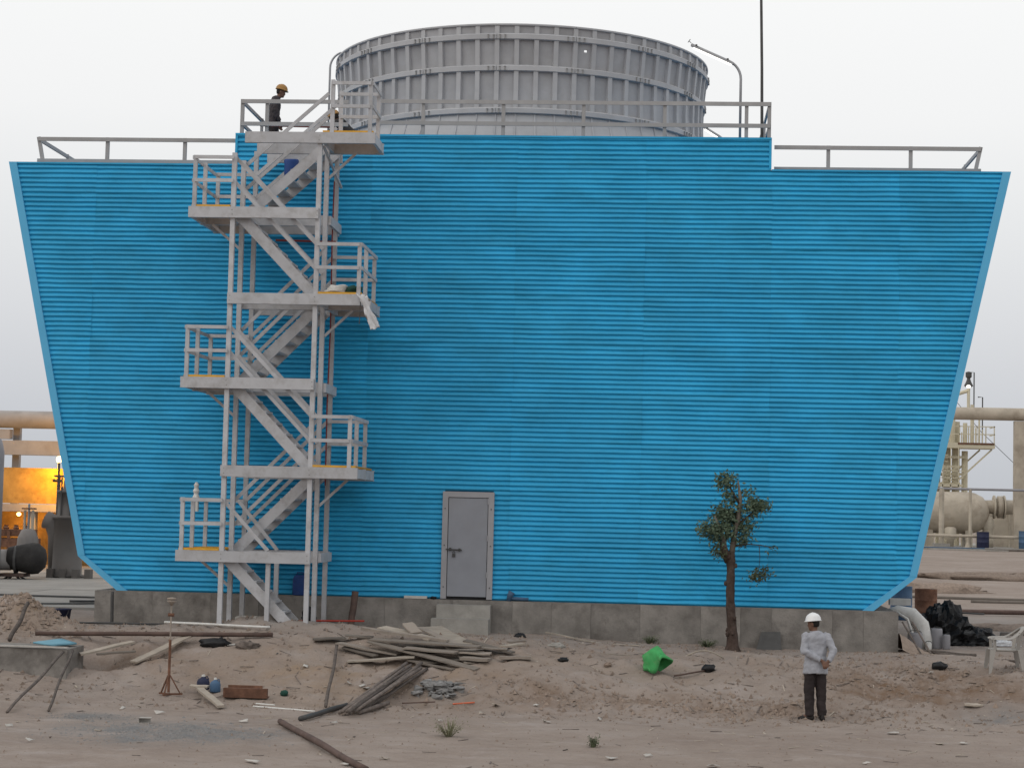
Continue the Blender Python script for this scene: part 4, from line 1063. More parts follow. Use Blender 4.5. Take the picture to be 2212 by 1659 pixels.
# jugs, channels and other small things left of centre
def jug(label, x, y, m, s=1.):
    z = G(x, y); r = thing('plastic_jug', label, 'jug', (x, y, z))
    b = MB(); b.loft([[(x+a*math.cos(q), y+c*math.sin(q), z+h) for q in [2*PI*j/14 for j in range(14)]] for a, c, h in ((.10*s, .07*s, 0), (.12*s, .085*s, .02), (.12*s, .085*s, .17*s), (.10*s, .07*s, .22*s), (.05*s, .04*s, .25*s), (.03*s, .03*s, .27*s))])
    b.build('body', m, r, True)
    MB().lathe((x, y, z+.27*s), [(.034*s, 0), (.034*s, .03), (.02, .035)], 10).build('cap', 'white', r)
    MB().tube([(x+.03*s, y, z+.25*s), (x+.07*s, y, z+.28*s), (x+.10*s, y, z+.22*s)], .012, 6).build('handle', m, r)
jug('dark blue jug standing on the sand beside the rusty channels', -4.46, -6.15, 'navy', .95)
jug('slate blue jug close to the rusty channels', -4.2, -6.35, 'blued', .8)
ch = MB(); ch.box(-3.98, -3.22, -6.70, -6.60, -.74, -.58); ch.box(-3.98, -3.22, -6.6, -6.42, -.74, -.72)
tag(ch.build('steel_channel', 'rust'), 'rusty steel channel lying right of the blue jugs', 'channel')
ch = MB(); ch.box(-4.0, -3.4, -6.22, -6.18, -.66, -.57); ch.box(-4.0, -3.4, -6.18, -6.05, -.66, -.645)
tag(ch.build('steel_channel', 'rust'), 'thinner rusty channel behind the larger one', 'channel')
tag(MB().blob((-2.97, -6.42, G(-2.97, -6.42)+.04), .07, .06, .06, 12, 8, .3, 31).build('green_bottle_bag', 'dkgreen', None, True), 'small green crumpled bag between jugs and poles', 'bag')
tag(MB().blob((-4.75, -3.95, G(-4.75, -3.95)+.03), .28, .16, .10, 18, 10, .5, 33, 3).build('black_sheet', 'black', None, True), 'crumpled black plastic below the stair foot', 'plastic')
tag(MB().blob((-4.12, -4.2, G(-4.12, -4.2)+.03), .22, .12, .09, 16, 9, .7, 35, 3).build('brown_root', 'pole', None, True), 'tangled brown root lump right of the black plastic', 'root')
bk = thing('dark_bucket', 'dark navy plastic bucket beside the left end of the plinth', 'bucket', (-8.84, -.2, G(-8.84, -.2)))
MB().lathe((-8.84, -.2, G(-8.84, -.2)), [(.13, 0), (.165, .26), (.175, .26), (.175, .285), (.155, .285), (.12, .03)], 18).build('shell', 'navy', bk, True)
MB().tube([(-8.84+.17*math.cos(a), -.36-.02, G(-8.84, -.2)+.26-.16*math.sin(a)) for a in [PI*j/8 for j in range(9)]], .006, 5).build('handle', 'darksteel', bk)
wb = MB(); x, y = -4.37, -10.35; z = G(x, y)
wb.box(x-.08, x+.08, y-.05, y+.06, z, z+.008); wb.box(x-.08, x+.1, y-.05, y+.06, z+.075, z+.085); wb.box(x-.085, x-.078, y-.05, y+.06, z, z+.08); wb.box(x-.08, x+.08, y+.05, y+.06, z, z+.08)
tag(wb.build('white_box', 'paper'), 'small open white box lying on grey ash patch', 'box')
# rubble
rub = thing('rubble_heap', 'small heap of grey broken concrete right of the pole bundle', 'rubble', (-.3, -6.2, G(-.3, -6.2)))
for k in range(44):
    a = rt.uniform(0, 6.28); d = rt.random()**.6; x, y = -.3+.42*d*math.cos(a), -6.2+.35*d*math.sin(a); s = rt.uniform(.02, .075)
    MB().blob((x, y, G(x, y)+.02+.08*(1-d)), s*1.5, s*1.2, s*.8, 6, 5, .9, 100+k, 2.5).build('lump', 'stone', rub)
# green tub tipped over
gx_, gy_ = 3.4, -4.65
tub = thing('green_tub', 'crushed bright green plastic tub tipped over on the sand', 'tub', (gx_, gy_, G(gx_, gy_)))
cen = Vector((gx_, gy_, G(gx_, gy_)+.21)); ax = Vector((.55, -.12, -.8)).normalized(); u = ax.orthogonal().normalized(); w = ax.cross(u)
tb = MB(); rings = []
from mathutils import noise as mnoise
for t, rr_ in ((-.2, .02), (-.2, .15), (-.12, .185), (0, .2), (.12, .225), (.2, .25), (.2, .235), (.1, .21), (-.1, .17), (-.17, .13), (-.18, .02)):
    ring_ = []
    for j in range(28):
        q = 2*PI*j/28; e = 1+.34*mnoise.noise(Vector((math.cos(q)*1.5, math.sin(q)*1.5, t*2+3)))+.14*mnoise.noise(Vector((math.cos(q)*4, math.sin(q)*4, t*6+9)))
        dz = .16*max(0, math.sin(q*1.5+.6))**2*(t > .05)
        ring_.append(cen+ax*(t-dz)+(u*math.cos(q)+w*math.sin(q))*rr_*e)
    rings.append(ring_)
tb.loft(rings).build('shell', 'green', tub, True)
def lump(label, x, y, rx, ry, rz, m, seed, cat='lump', name='lump', amp=.45, group=None):
    o = MB().blob((x, y, G(x, y)+rz*.45), rx, ry, rz, 14, 9, amp, seed, 2.4).build(name, m, None, m in ('black',))
    return tag(o, label, cat, group)
lump('small black crumpled bag right of the green tub', 4.36, -4.3, .12, .1, .08, 'black', 41, 'bag', 'black_bag')
lump('small black scrap left of the green tub', 1.75, -4.6, .09, .07, .05, 'black', 42, 'bag', 'black_bag')
lump('small black bag lying far right below the black heap', 8.57, -3.6, .14, .09, .08, 'black', 43, 'bag', 'black_bag')
lump('pale rounded stone right of the plank pile', 1.55, -3.4, .16, .1, .07, 'conc2', 44, 'stone', 'stone', .25)
lump('small black shoe-like scrap at the foot of the plinth', .72, -1.2, .12, .06, .06, 'black', 45, 'scrap', 'black_scrap')
lump('brown flat clod left of the green tub', 2.55, -4.55, .07, .06, .05, 'soil', 46, 'clod', 'clod')
lump('pale curved wood chip in the right foreground', 8.85, -5.75, .17, .1, .035, 'palewood', 47, 'chip', 'wood_chip', .2)
tag(MB().tube([(3.95+.3*k, -3.2-.02*k, G(4, -3.2)-.02+.13*math.sin(PI*k/2.4)) for k in [i*.3 for i in range(9)]], .014, 6).build('bent_hoop', 'palewood', None, True), 'thin pale bent hoop left of the tree foot', 'hoop')
pt_ = MB(); pt_.hexa([(5.40, -.42, -.1), (5.92, -.42, -.1), (5.92, -.38, -.1), (5.40, -.38, -.1), (5.52, -.2, .27), (5.90, -.2, .28), (5.90, -.17, .28), (5.52, -.17, .27)])
tag(pt_.build('steel_plate', 'darksteel'), 'dark square plate leaning against the plinth right of the tree', 'plate')

# things on the plinth ledge
ld = thing('blue_boot_pipe', 'dull blue pipe elbow lying on the plinth right of the door', 'pipe', (.46, -.1, .745))
MB().tube([(.40, -.105, .75), (.42, -.105, .86), (.46, -.105, .93)], [.05, .06, .07], 12).build('elbow', 'blued', ld, True)
MB().tube([(.46, -.105, .80), (.8, -.105, .79)], .035, 10).build('tail', 'blued', ld, True)
tag(MB().box(-1.75, -1.28, -.155, -.07, .748, .80).build('white_batten', 'paper'), 'short whitish batten on the plinth ledge left of the door', 'batten')
lump_o = MB().blob((-1.15, -.12, .77), .07, .05, .03, 10, 7, .4, 51).build('black_scrap', 'black'); tag(lump_o, 'tiny black scrap on the ledge at the door foot', 'scrap')
bb = thing('blue_jerrycan', 'dark blue jerrycan on the plinth ledge behind the stair', 'jerrycan', (-3.9, -.1, .745))
MB().loft([[(-3.9+a*.17*math.copysign(abs(math.cos(q))**.5, math.cos(q)), -.105+a*.05*math.copysign(abs(math.sin(q))**.5, math.sin(q)), .747+z) for q in [2*PI*(j+.5)/16 for j in range(16)]] for a, z in ((.9, 0), (1, .02), (1, .34), (.8, .40), (.35, .42))]).build('body', 'bluep', bb, True)
MB().tube([(-4.0, -.105, 1.14), (-3.98, -.105, 1.21), (-3.86, -.105, 1.21), (-3.82, -.105, 1.14)], .015, 6).build('handle', 'bluep', bb)
cp_ = MB()
for k in range(9):
    a = rt.uniform(0, 6.28); cp_.blob((-4.75+rt.uniform(-.35, .5), -2.0+rt.uniform(-.3, .3), G(-4.7, -2)+.03), rt.uniform(.08, .2), rt.uniform(.06, .15), rt.uniform(.03, .09), 9, 6, .4, 60+k)
tag(cp_.build('concrete_spill', 'conc2'), 'lumpy spilled concrete at the foot of the stair columns', 'concrete')
tag(MB().blob((-3.45, -1.55, .38), .14, .1, .2, 12, 8, .5, 71).build('black_sack', 'black', None, True), 'black sack slumped behind the bottom stair flight', 'sack')

# ------------------------------------------------------------------ right side of the tower
hp_ = MB()
from mathutils import noise as mn2
def crumple(c, rx, ry, rz, seed):
    mb = MB(); nu, nv = 48, 26; rings = []
    c = Vector(c)
    for i in range(1, nv):
        th = PI*i/nv; rg = []
        for j in range(nu):
            d = Vector((math.sin(th)*math.cos(2*PI*j/nu), math.sin(th)*math.sin(2*PI*j/nu), -math.cos(th)))
            e = 1+.35*mn2.noise(d*2+Vector((seed, 0, 0)))+.28*abs(mn2.noise(d*5+Vector((0, seed, 0))))+.2*mn2.noise(d*11+Vector((0, 0, seed)))
            rg.append(c+Vector((d.x*rx, d.y*ry, max(d.z, -.15)*rz))*e)
        rings.append(rg)
    return mb.loft(rings)
h1 = crumple((9.55, 2.9, .1), .55, .5, .62, 3); h2 = crumple((10.1, 2.8, 0), .55, .4, .33, 7); h1.add(h2.v, h2.f)
tag(h1.build('black_plastic_heap', 'black'), 'big crumpled heap of black plastic sheeting right of the plinth', 'plastic heap')
tag(crumple((10.75, 2.6, -.02), .35, .12, .09, 12).build('plastic_shred', 'sheetw'), 'grey shred of plastic beside the black heap', 'plastic')
pole('steel_bar', (9.75, 3.1, .62), (10.5, 3.2, .60), .02, 'dark bar sticking out of the black plastic heap', 'darksteel', 'bar', wob=0)
def drum(name, label, x, y, r, h, m, z=None):
    z = G(x, y) if z is None else z
    t = thing(name, label, 'drum', (x, y, z))
    MB().lathe((x, y, z), [(r*.97, 0), (r, .02), (r, h*.33), (r*1.03, h*.345), (r, h*.36), (r, h*.65), (r*1.03, h*.665), (r, h*.68), (r, h-.02), (r*1.02, h), (r*.96, h), (r*.96, h-.02)], 28).build('shell', m, t, True)
    MB().lathe((x+r*.55, y, z+h-.018), [(.04, 0), (.04, .02), (.01, .022)], 10).build('bung', 'darksteel', t)
drum('rusty_drum', 'rusty red brown steel drum behind the black plastic heap', 10.44, 12.0, .29, .88, 'rust')
drum('blue_drum', 'blue drum behind the right lower corner of the blue tower', 9.95, 13.2, .29, .9, 'blued')
dt = thing('white_duct', 'white bent duct at the right end of the plinth', 'duct', (8.7, 1.2, 0))
MB().tube([(8.05, 1.2, .62), (8.4, 1.2, .72), (8.68, 1.2, .64), (8.88, 1.2, .42), (8.95, 1.2, .12), (8.95, 1.2, -.1)], [.06, .1, .15, .17, .17, .17], 16, True, (0, 1, 0)).build('bend', 'white', dt, True)
MB().tube([(8.35, 1.05, .68), (8.58, 1.03, .55), (8.70, 1.03, .2), (8.72, 1.03, -.05)], .03, 8).build('rib', 'white', dt, True)
tag(MB().box(8.35, 8.8, 2.2, 2.4, .78, .92).build('white_board', 'white'), 'small white board under the right corner of the blue tower', 'board')
MB().hexa([(8.26, -.6, -.4), (9.6, -.6, -.4), (9.6, 1, -.4), (8.26, 1, -.4), (8.26, -.45, .28), (8.4, -.4, .24), (8.4, .7, .24), (8.26, .8, .28)])
sp = MB(); rings = []
for k in range(9):
    t = k/8; rings.append([(8.27+t*1.15, -.75+.1*t+1.5*j/8, -.2+(.5*(1-t)**1.5)*math.sin(PI*(.15+.7*j/8))+.03*math.sin(7*j+5*k)) for j in range(9)])
vs = [p for r_ in rings for p in r_]
sp.add(vs, [(i*9+j, (i+1)*9+j, (i+1)*9+j+1, i*9+j+1) for i in range(8) for j in range(8)])
sp.add([(8.27, -.75, -.5), (9.42, -.65, -.5), (9.42, .85, -.5), (8.27, .75, -.5)], [(0, 3, 2, 1)])
tag(sp.build('sand_heap', 'soil', None, True), 'small sand heap against the right end of the plinth', 'sand heap')
for x, lb in ((8.42, 'left thin stick leaning on the right plinth end'), (8.62, 'right thin stick leaning on the right plinth end')):
    pole('thin_stick', (x+.25, -.95, -.15), (x-.1, -.25, .55), .018, lb, 'pole', 'stick')
def can(label, x, y, r, h, m):
    t = thing('plastic_can', label, 'can', (x, y, G(x, y)))
    MB().lathe((x, y, G(x, y)), [(r*.9, 0), (r, .02), (r, h*.9), (r*.92, h), (r*.86, h), (r*.85, h*.5)], 16).build('shell', m, t, True)
    MB().tube([(x+r*.95*math.cos(a), y-.03, G(x, y)+h*.9+r*.6*math.sin(a)) for a in [PI*j/8 for j in range(9)]], .008, 5).build('handle', 'darksteel', t)
can('pale grey can nearest the plinth end', 8.72, 1.2-.3, .15, .34, 'bggrey')
can('dark blue can between two pale ones', 8.98, 1.25, .13, .30, 'navy')
can('pale grey tall can before the black heap', 9.2, 1.2, .12, .42, 'bggrey')
can('small white pot before the black heap', 9.0, .95, .07, .15, 'white')
can('grey slim can right of the tall one', 9.38, 1.05, .08, .3, 'bggrey')
# plastic chair at the right edge
cx_, cy_ = 9.72, -3.75; cz_ = G(cx_, cy_)
chair = thing('plastic_chair', 'dirty white plastic armchair at the right edge of the yard', 'chair', (cx_, cy_, cz_))
W = .27
def cb_(name, mb): return mb.build(name, 'dirtywhite', chair)
for sx2, sy2 in ((-1, -1), (1, -1), (-1, 1), (1, 1)):
    top_ = Vector((cx_+sx2*W*.9, cy_+sy2*.22, cz_+.43)); bot = Vector((cx_+sx2*W*1.12, cy_+sy2*.28, cz_-.01))
    cb_('leg', MB().loft([[top_+Vector((-.05, -.035, 0)), top_+Vector((.05, -.035, 0)), top_+Vector((.05, .035, 0)), top_+Vector((-.05, .035, 0))], [bot+Vector((-.022, -.02, 0)), bot+Vector((.022, -.02, 0)), bot+Vector((.022, .02, 0)), bot+Vector((-.022, .02, 0))]]))
cb_('seat', MB().loft([[(cx_+a*math.cos(q)*(1 if abs(math.cos(q)) < .7 else 1.0), cy_+b*math.sin(q), cz_+z) for q in [2*PI*j/20 for j in range(20)]] for a, b, z in ((.27, .26, .40), (.29, .28, .415), (.29, .28, .435), (.2, .2, .425))]))
# back towards the right-rear, arms as a swept band
arm = MB(); pth = []
for k in range(25):
    t = k/24; a = math.radians(-150+300*t)
    pth.append(Vector((cx_+.30*math.cos(a)+.02, cy_+.30*math.sin(a), cz_+.63+.20*max(0, math.cos(a))**1.5)))
rings = [[p+Vector((.02*math.cos(q)*2, .02*math.sin(q)*1.4, .02*math.sin(q+.6))) for q in [2*PI*j/8 for j in range(8)]] for p in pth]
arm.loft(rings); cb_('arm_band', arm)
for k in range(5):
    a = math.radians(-44+22*k)
    cb_('back_slat', MB().bar((cx_+.26*math.cos(a), cy_+.26*math.sin(a), cz_+.42), (cx_+.31*math.cos(a)+.02, cy_+.31*math.sin(a), cz_+.63+.19*math.cos(a)**1.5), .075, .014, (math.cos(a), math.sin(a), 0)))
for s_ in (-1, 1):
    cb_('arm_support', MB().bar((cx_-.20, cy_+s_*.22, cz_+.42), (cx_-.22, cy_+s_*.19, cz_+.64), .05, .03))
# debris sticks on the ground at right
pole('brown_stick', lift((8.5, .2, -.05), .02), lift((9.6, -1.3, -.1), .02), .03, 'dark branch lying before the grey cans', 'pole', 'stick', wob=.03)
pole('brown_stick', lift((8.9, -.6, -.05), .02), lift((10.6, -2.6, -.1), .02), .025, 'long dark branch running to the plastic chair', 'pole', 'stick', wob=.03)
pole('brown_pipe', (11.0, 16.5, G(11, 16.5)+.1), (19.5, 17.6, G(19, 17.6)+.12), .07, 'long red brown pipe on the yard right of the rusty drum', 'rustpipe', 'pipe', wob=0)
pole('brown_pipe', (9.6, 15.2, G(9.6, 15.2)+.08), (10.3, 15.4, G(10.3, 15.4)+.08), .07, 'short brown pipe end left of the rusty drum', 'rustpipe', 'pipe', wob=0)
for k, (x, y, rx, ry, rz) in enumerate(((12.8, 30, 2.2, .8, .35), (12.2, 9.5, 1.6, .7, .18), (17, 40, 3.2, 1, .3))):
    tag(MB().blob((x, y, G(x, y)-.02), rx, ry, rz, 30, 10, .35, 80+k, 3).build('soil_mound', 'soil', None, True), ['dark low soil mound right of the blue tower corner', 'low grey soil ridge right of the black heap', 'far low soil mound before the pale slabs'][k], 'soil mound')
for k, (x0, y0, x1, y1) in enumerate(((11.4, 26.0, 15.5, 25.5), (13.5, 24.0, 20, 24.6), (11.5, 7.0, 16, 7.4), (14, 10.4, 18, 10.9))):
    pole('timber_edge', (x0, y0, G(x0, y0)+.03), (x1, y1, G(x1, y1)+.03), .06, ['thin dark timber on the soil beside the blue tower', 'longer dark timber on the far soil slope', 'pale low kerb timber right of the black heap', 'thin timber strip behind the plastic chair'][k], 'wood', 'timber', wob=.004)

# ------------------------------------------------------------------ background plant, left
bgl = thing('pipe_rack', 'grey pipe rack with two thick pipes left behind the blue tower', 'pipe rack', (-22, 37, .13))
MB().tube([(-44, 37, 5.9), (-9, 37, 5.9)], .355, 24).build('pipe', 'bgpipe', bgl, True)
MB().box(-44, -9, 36.7, 37.3, 4.47, 5.05).build('beam', 'bgpipe', bgl)
for x in (-22.65, -31, -13):
    MB().box(x-.14, x+.14, 37.34, 37.6, .1, 5.6).build('post', 'bgpipe', bgl)
MB().box(-24.2, -22.75, 36.8, 37.2, 5.1, 5.5).build('saddle', 'bgpipe', bgl)
vp = thing('riser_pipe', 'thick grey riser pipe with elbow at the left picture edge', 'pipe', (-18.05, 20, .13))
MB().tube([(-17.44, 20, .1), (-17.44, 20, 4.1), (-17.50, 20, 4.35), (-17.67, 20, 4.52), (-17.95, 20, 4.6), (-20, 20, 4.6)], .27, 20).build('pipe', 'bggrey', vp, True)
ob = thing('plant_building', 'plaster building lit orange by a lamp, left behind the pipe rack', 'building', (-24, 35, .13))
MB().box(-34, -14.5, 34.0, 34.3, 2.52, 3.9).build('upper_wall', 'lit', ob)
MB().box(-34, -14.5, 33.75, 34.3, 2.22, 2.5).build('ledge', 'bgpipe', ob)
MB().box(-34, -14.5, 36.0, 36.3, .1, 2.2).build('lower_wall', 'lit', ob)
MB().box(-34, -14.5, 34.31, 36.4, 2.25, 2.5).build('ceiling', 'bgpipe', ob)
for x in (-20.75, -24.5, -17.3):
    MB().box(x-.14, x+.14, 33.9, 34.2, .1, 2.21).build('column', 'tan', ob)
MB().blob((-21.6, 34.9, 2.1), .09, .09, .07, 12, 8, 0).build('ceiling_lamp', 'sodium', ob, True)
l2 = bpy.data.lights.new('ceiling_light', 'POINT'); l2.energy = 70; l2.color = (1, .45, .08); l2.shadow_soft_size = .1
l2o = bpy.data.objects.new('ceiling_light', l2); COL.objects.link(l2o); l2o.location = (-21.6, 34.9, 1.95)
mc = thing('rusty_machine', 'rusty brown machine rack under the orange lit building', 'machine', (-21, 31, .13))
MB().box(-23.5, -19.75, 30.6, 32.0, .9, 1.22).build('upper_tray', 'rust', mc)
MB().box(-23.4, -19.85, 30.7, 31.9, 1.3, 1.55).build('top_tray', 'rust', mc)
MB().box(-23.4, -19.75, 30.7, 31.9, .13, .72).build('base', 'tan', mc)
for k in range(9): MB().lathe((-23.1+k*.38, 31.2, 1.55), [(.09, 0), (.12, .05), (.07, .12), (.09, .16)], 10).build('nozzle', 'rust', mc)
for k in range(6): MB().box(-23.3+k*.68, -23.2+k*.68, 30.62, 30.7, .13, 1.5).build('upright', 'rust', mc)
gp = thing('ground_pipeline', 'thick grey pipe with dark flanged end on the left yard', 'pipe', (-17, 21, .13))
MB().tube([(-26, 19.4, .62), (-17.0, 20.6, .72)], .33, 24).build('pipe', 'bgpipe', gp, True)
MB().lathe((-16.35, 20.68, .78), [(.34, -.75), (.4, -.5), (.46, -.2), (.5, .0), (.48, .2), (.3, .4), (.05, .46)], 24, (1, .13, 0)).build('end_cap', 'endcap', gp, True)
MB().lathe((-16.85, 20.62, .74), [(.36, -.03), (.44, -.03), (.44, .05), (.36, .05)], 24, (1, .13, 0)).build('flange', 'darksteel', gp, True)
MB().box(-17.3, -16.5, 20.3, 21.0, .2, .3).build('cradle', 'rustpipe', gp)
for dx, dy in ((-.25, -.25), (.25, -.25), (.25, .25), (-.25, .25)):
    MB().bar((-16.9, 20.65, .3), (-16.9+dx, 20.65+dy, .12), .05, .05).build('leg', 'darksteel', gp)
pm = thing('vertical_pump', 'grey vertical pump casing standing left of the blue tower', 'pump', (-15.9, 23, .13))
MB().lathe((-15.95, 23, .13), [(.62, 0), (.62, .08), (.5, .1), (.47, 1.9), (.52, 1.92), (.52, 2.0), (.36, 2.02), (.34, 2.75), (.40, 2.76), (.40, 2.84), (.2, 2.86), (.18, 3.3), (.02, 3.32)], 24).build('casing', 'pumpgrey', pm, True)
for k in range(6):
    a = k*1.05; MB().tube([(-15.95+.3*math.cos(a), 22.9+.3*math.sin(a), 2.1), (-15.95+.3*math.cos(a), 22.9+.3*math.sin(a), 3.4)], .025, 6).build('tie_rod', 'darksteel', pm)
MB().tube([(-16.7, 23, 2.0), (-16.45, 23, 1.9), (-16.3, 23, 1.5), (-16.25, 23, .3)], .3, 16).build('discharge_bend', 'pumpgrey', pm, True)
for k in range(4): MB().box(-16.4+k*.42, -16.2+k*.42, 22.3, 22.6, .1, .42).build('foot', 'pumpgrey', pm)
vl = thing('gate_valve', 'pale gate valve with round handwheel left of the pump', 'valve', (-17, 22, .13))
MB().lathe((-16.95, 22, .2), [(.3, .3), (.36, .8), (.33, 1.2), (.22, 1.45), (.1, 1.5)], 18).build('body', 'pumpgrey2', vl, True)
for s_ in (-.13, .13): MB().box(-16.95+s_-.03, -16.95+s_+.03, 21.95, 22.05, 1.6, 2.3).build('yoke', 'tan', vl)
MB().tube([(-16.95, 22, 1.5), (-16.95, 22, 2.5)], .04, 8).build('stem', 'steel', vl)
MB().tube([(-16.95+.22*math.cos(a), 22+.22*math.sin(a), 2.35) for a in [2*PI*j/20 for j in range(21)]], .025, 6).build('handwheel', 'rust', vl, True)
# flood lamp
fl = thing('flood_lamp', 'glowing sodium lamp on a thin pole left of the blue tower', 'lamp', (-19.1, 33, .13))
MB().tube([(-19.38, 32.7, .13), (-19.38, 32.7, 4.1)], .05, 8).build('pole', 'darksteel', fl)
MB().tube([(-19.22, 32.7, .13), (-19.22, 32.7, 3.2)], .04, 8).build('conduit', 'darksteel', fl)
MB().box(-19.52, -19.1, 32.6, 32.8, 3.55, 3.62).build('crossbar', 'darksteel', fl)
MB().blob((-19.38, 32.7, 4.22), .11, .11, .13, 14, 10, 0).build('bulb', 'sodium', fl, True)
ld_ = bpy.data.lights.new('sodium_light', 'POINT'); ld_.energy = 430; ld_.color = (1, .44, .0); ld_.shadow_soft_size = .2
lo = bpy.data.objects.new('sodium_light', ld_); COL.objects.link(lo); lo.location = (-19.75, 32.9, 3.75)
tag(MB().tube([(-19.62, 32.85, 3.45), (-19.27, 32.8, 3.4), (-19.22, 32.7, 3.3)], [.09, .05, .03], 8).build('lamp_arm', 'darksteel'), 'small dark arm on the thin lamp pole', 'bracket')

# ------------------------------------------------------------------ background plant, right
ZG = 1.27
bp_ = thing('overhead_pipe', 'thick tan overhead pipe on a tall support right of the blue tower', 'pipe', (25, 80, ZG))
MB().tube([(14, 80, 9.36), (60, 80, 9.36)], .385, 24).build('pipe', 'tan', bp_, True)
for x in (25.15, 38): MB().box(x-.31, x+.31, 79.75, 80.25, ZG-.1, 8.95).build('support', 'tan', bp_)
ve = thing('horizontal_vessel', 'tan horizontal pressure vessel with domed end right background', 'vessel', (21.5, 82, ZG))
MB().lathe((0, 82, 3.35), [(.05, 18.0), (.9, 18.2), (1.24, 18.7), (1.28, 19), (1.28, 22.45), (1.22, 22.85), (1.0, 23.3), (.6, 23.6), (.42, 23.66)], 32, (1, 0, 0)).build('shell', 'tan', ve, True)
for x in (20.0, 22.4): MB().box(x-.22, x+.22, 81.3, 82.7, ZG-.1, 2.3).build('saddle', 'tan2', ve)
MB().lathe((0, 82, 3.75), [(.40, 23.3), (.42, 23.9), (.55, 24.2), (.68, 24.22), (.68, 24.5), (.60, 24.52), (.45, 24.7), (.45, 34)], 24, (1, 0, 0)).build('nozzle_pipe', 'tan', ve, True)
for x in (24.0, 24.6): MB().lathe((0, 82, 3.75), [(.6, x-.03), (.72, x-.03), (.72, x+.05), (.6, x+.05)], 24, (1, 0, 0)).build('flange', 'tan2', ve, True)
MB().lathe((23.6, 81.8, ZG), [(.35, 0), (.4, .5), (.3, 1.1), (.45, 1.3), (.3, 1.9), (.1, 2.0)], 16).build('pump', 'tan2', ve, True)
MB().lathe((21.2, 80.8, ZG), [(.2, 0), (.22, .4), (.36, .5), (.36, 1.1), (.2, 1.2)], 16).build('drain_pot', 'tan2', ve, True)
MB().tube([(19.0, 80.9, 4.4), (19.0, 80.9, 2.2), (18.8, 80.9, 1.8), (18.2, 80.9, 1.5)], .35, 14).build('elbow', 'tan2', ve, True)
stt = thing('process_tower', 'slender tan process structure with a railed platform beside the tower', 'process structure', (22, 88, ZG))
for x, r_ in ((20.6, .16), (21.0, .2), (21.55, .16), (22.1, .22), (22.65, .25), (23.2, .2)):
    MB().tube([(x, 88+(x*7 % 1), ZG-.1), (x, 88+(x*7 % 1), 9.3 if x < 22.9 else 7.4)], r_, 10).build('column', 'cream_lit', stt)
MB().box(20.2, 24.95, 87.3, 89.2, 7.55, 7.9).build('platform', 'cream_lit', stt)
MB().box(22.6, 24.9, 87.27, 87.29, 7.78, 7.9).build('toe_plate', 'rust', stt)
for x in (20.4, 21.5, 22.7, 23.8, 24.9): MB().box(x-.03, x+.03, 87.3, 87.36, 7.9, 9.0).build('rail_post', 'cream_lit', stt)
for z in (8.45, 8.95):
    MB().box(20.3, 24.93, 87.3, 87.36, z-.03, z+.03).build('rail', 'cream_lit', stt)
    MB().box(24.9, 24.96, 87.3, 89.2, z-.03, z+.03).build('rail', 'cream_lit', stt)
MB().bar((24.8, 87.6, 7.5), (22.7, 87.6, 5.5), .1, .1).build('brace', 'cream_lit', stt)
MB().bar((24.2, 88.6, 7.5), (22.7, 88.6, 6.1), .1, .1).build('brace', 'cream_lit', stt)
for z in (3.4, 5.2, 6.3):
    MB().box(20.4, 22.8, 87.5, 87.6, z, z+.12).build('cross_beam', 'cream_lit', stt)
MB().bar((20.5, 87.5, 5.3), (22.6, 87.5, 6.3), .07, .07).build('brace', 'cream_lit', stt); MB().bar((20.5, 87.5, 6.3), (22.6, 87.5, 5.3), .07, .07).build('brace', 'cream_lit', stt)
MB().bar((21.0, 88, 4.9), (22.6, 88, 5.9), .07, .07).build('brace', 'cream_lit', stt)
for k, (x, z0, z1, r_) in enumerate(((21.8, 7.9, 10.1, .1), (23.15, 7.9, 9.2, .14), (23.6, 7.9, 10.4, .12), (24.05, 7.9, 9.6, .06), (22.3, 7.9, 9.7, .22), (21.2, 7.9, 10.5, .09))):
    MB().tube([(x, 88, z0), (x, 88, z1)], r_, 10).build('pipe', 'cream_lit', stt)
for k in range(8):
    MB().box(22.9+k*.22, 22.96+k*.22, 87.9, 88.0, 7.9, 8.6+.5*((k*37) % 5)/5).build('pipe', 'cream_lit', stt)
for k in range(14):
    MB().box(21.62, 22.0, 87.35, 87.4, 1.6+k*.42, 1.66+k*.42).build('ladder_rung', 'cream_lit', stt)
for z in (2.6, 4.3, 5.8, 6.9): MB().box(20.4, 23.3, 87.9, 88.0, z, z+.16).build('cross_beam', 'cream_lit', stt)
MB().bar((22.7, 87.6, 4.2), (21.0, 87.6, 3.0), .08, .08).build('brace', 'cream_lit', stt); MB().bar((21.0, 87.6, 4.2), (22.7, 87.6, 3.0), .08, .08).build('brace', 'cream_lit', stt)
MB().tube([(20.9, 88, 10.7), (21.8, 88, 10.8), (23.3, 88, 11.3)], .12, 8).build('header', 'cream_lit', stt)
MB().tube([(23.35, 88, 10.0), (23.35, 88, 11.9)], .1, 10).build('vent', 'cream_lit', stt)
MB().lathe((23.35, 88, 11.5), [(.12, 0), (.3, .12), (.16, .4), (.1, .6), (.2, .7), (.2, 1.0), (.05, 1.05)], 12).build('vent_head', 'darksteel', stt)
MB().blob((23.3, 87.7, 11.55), .15, .15, .1, 12, 8, 0).build('lamp', 'tube', stt, True)
MB().tube([(23.7, 88, 9.4), (23.7, 88, 12.5), (23.35, 88, 12.5)], .04, 6).build('mast', 'darksteel', stt)
MB().tube([(24.25, 88, 7.9), (24.25, 88, 10.9), (23.95, 88, 10.9)], .04, 6).build('mast', 'darksteel', stt)
for k in range(5):
    MB().box(20.6+k*.5, 20.66+k*.5, 87.2, 87.26, 4.8, 7.6).build('pipe', 'cream_lit', stt)
MB().box(20.3, 22.9, 87.2, 88.6, 5.05, 5.2).build('lower_platform', 'cream_lit', stt)
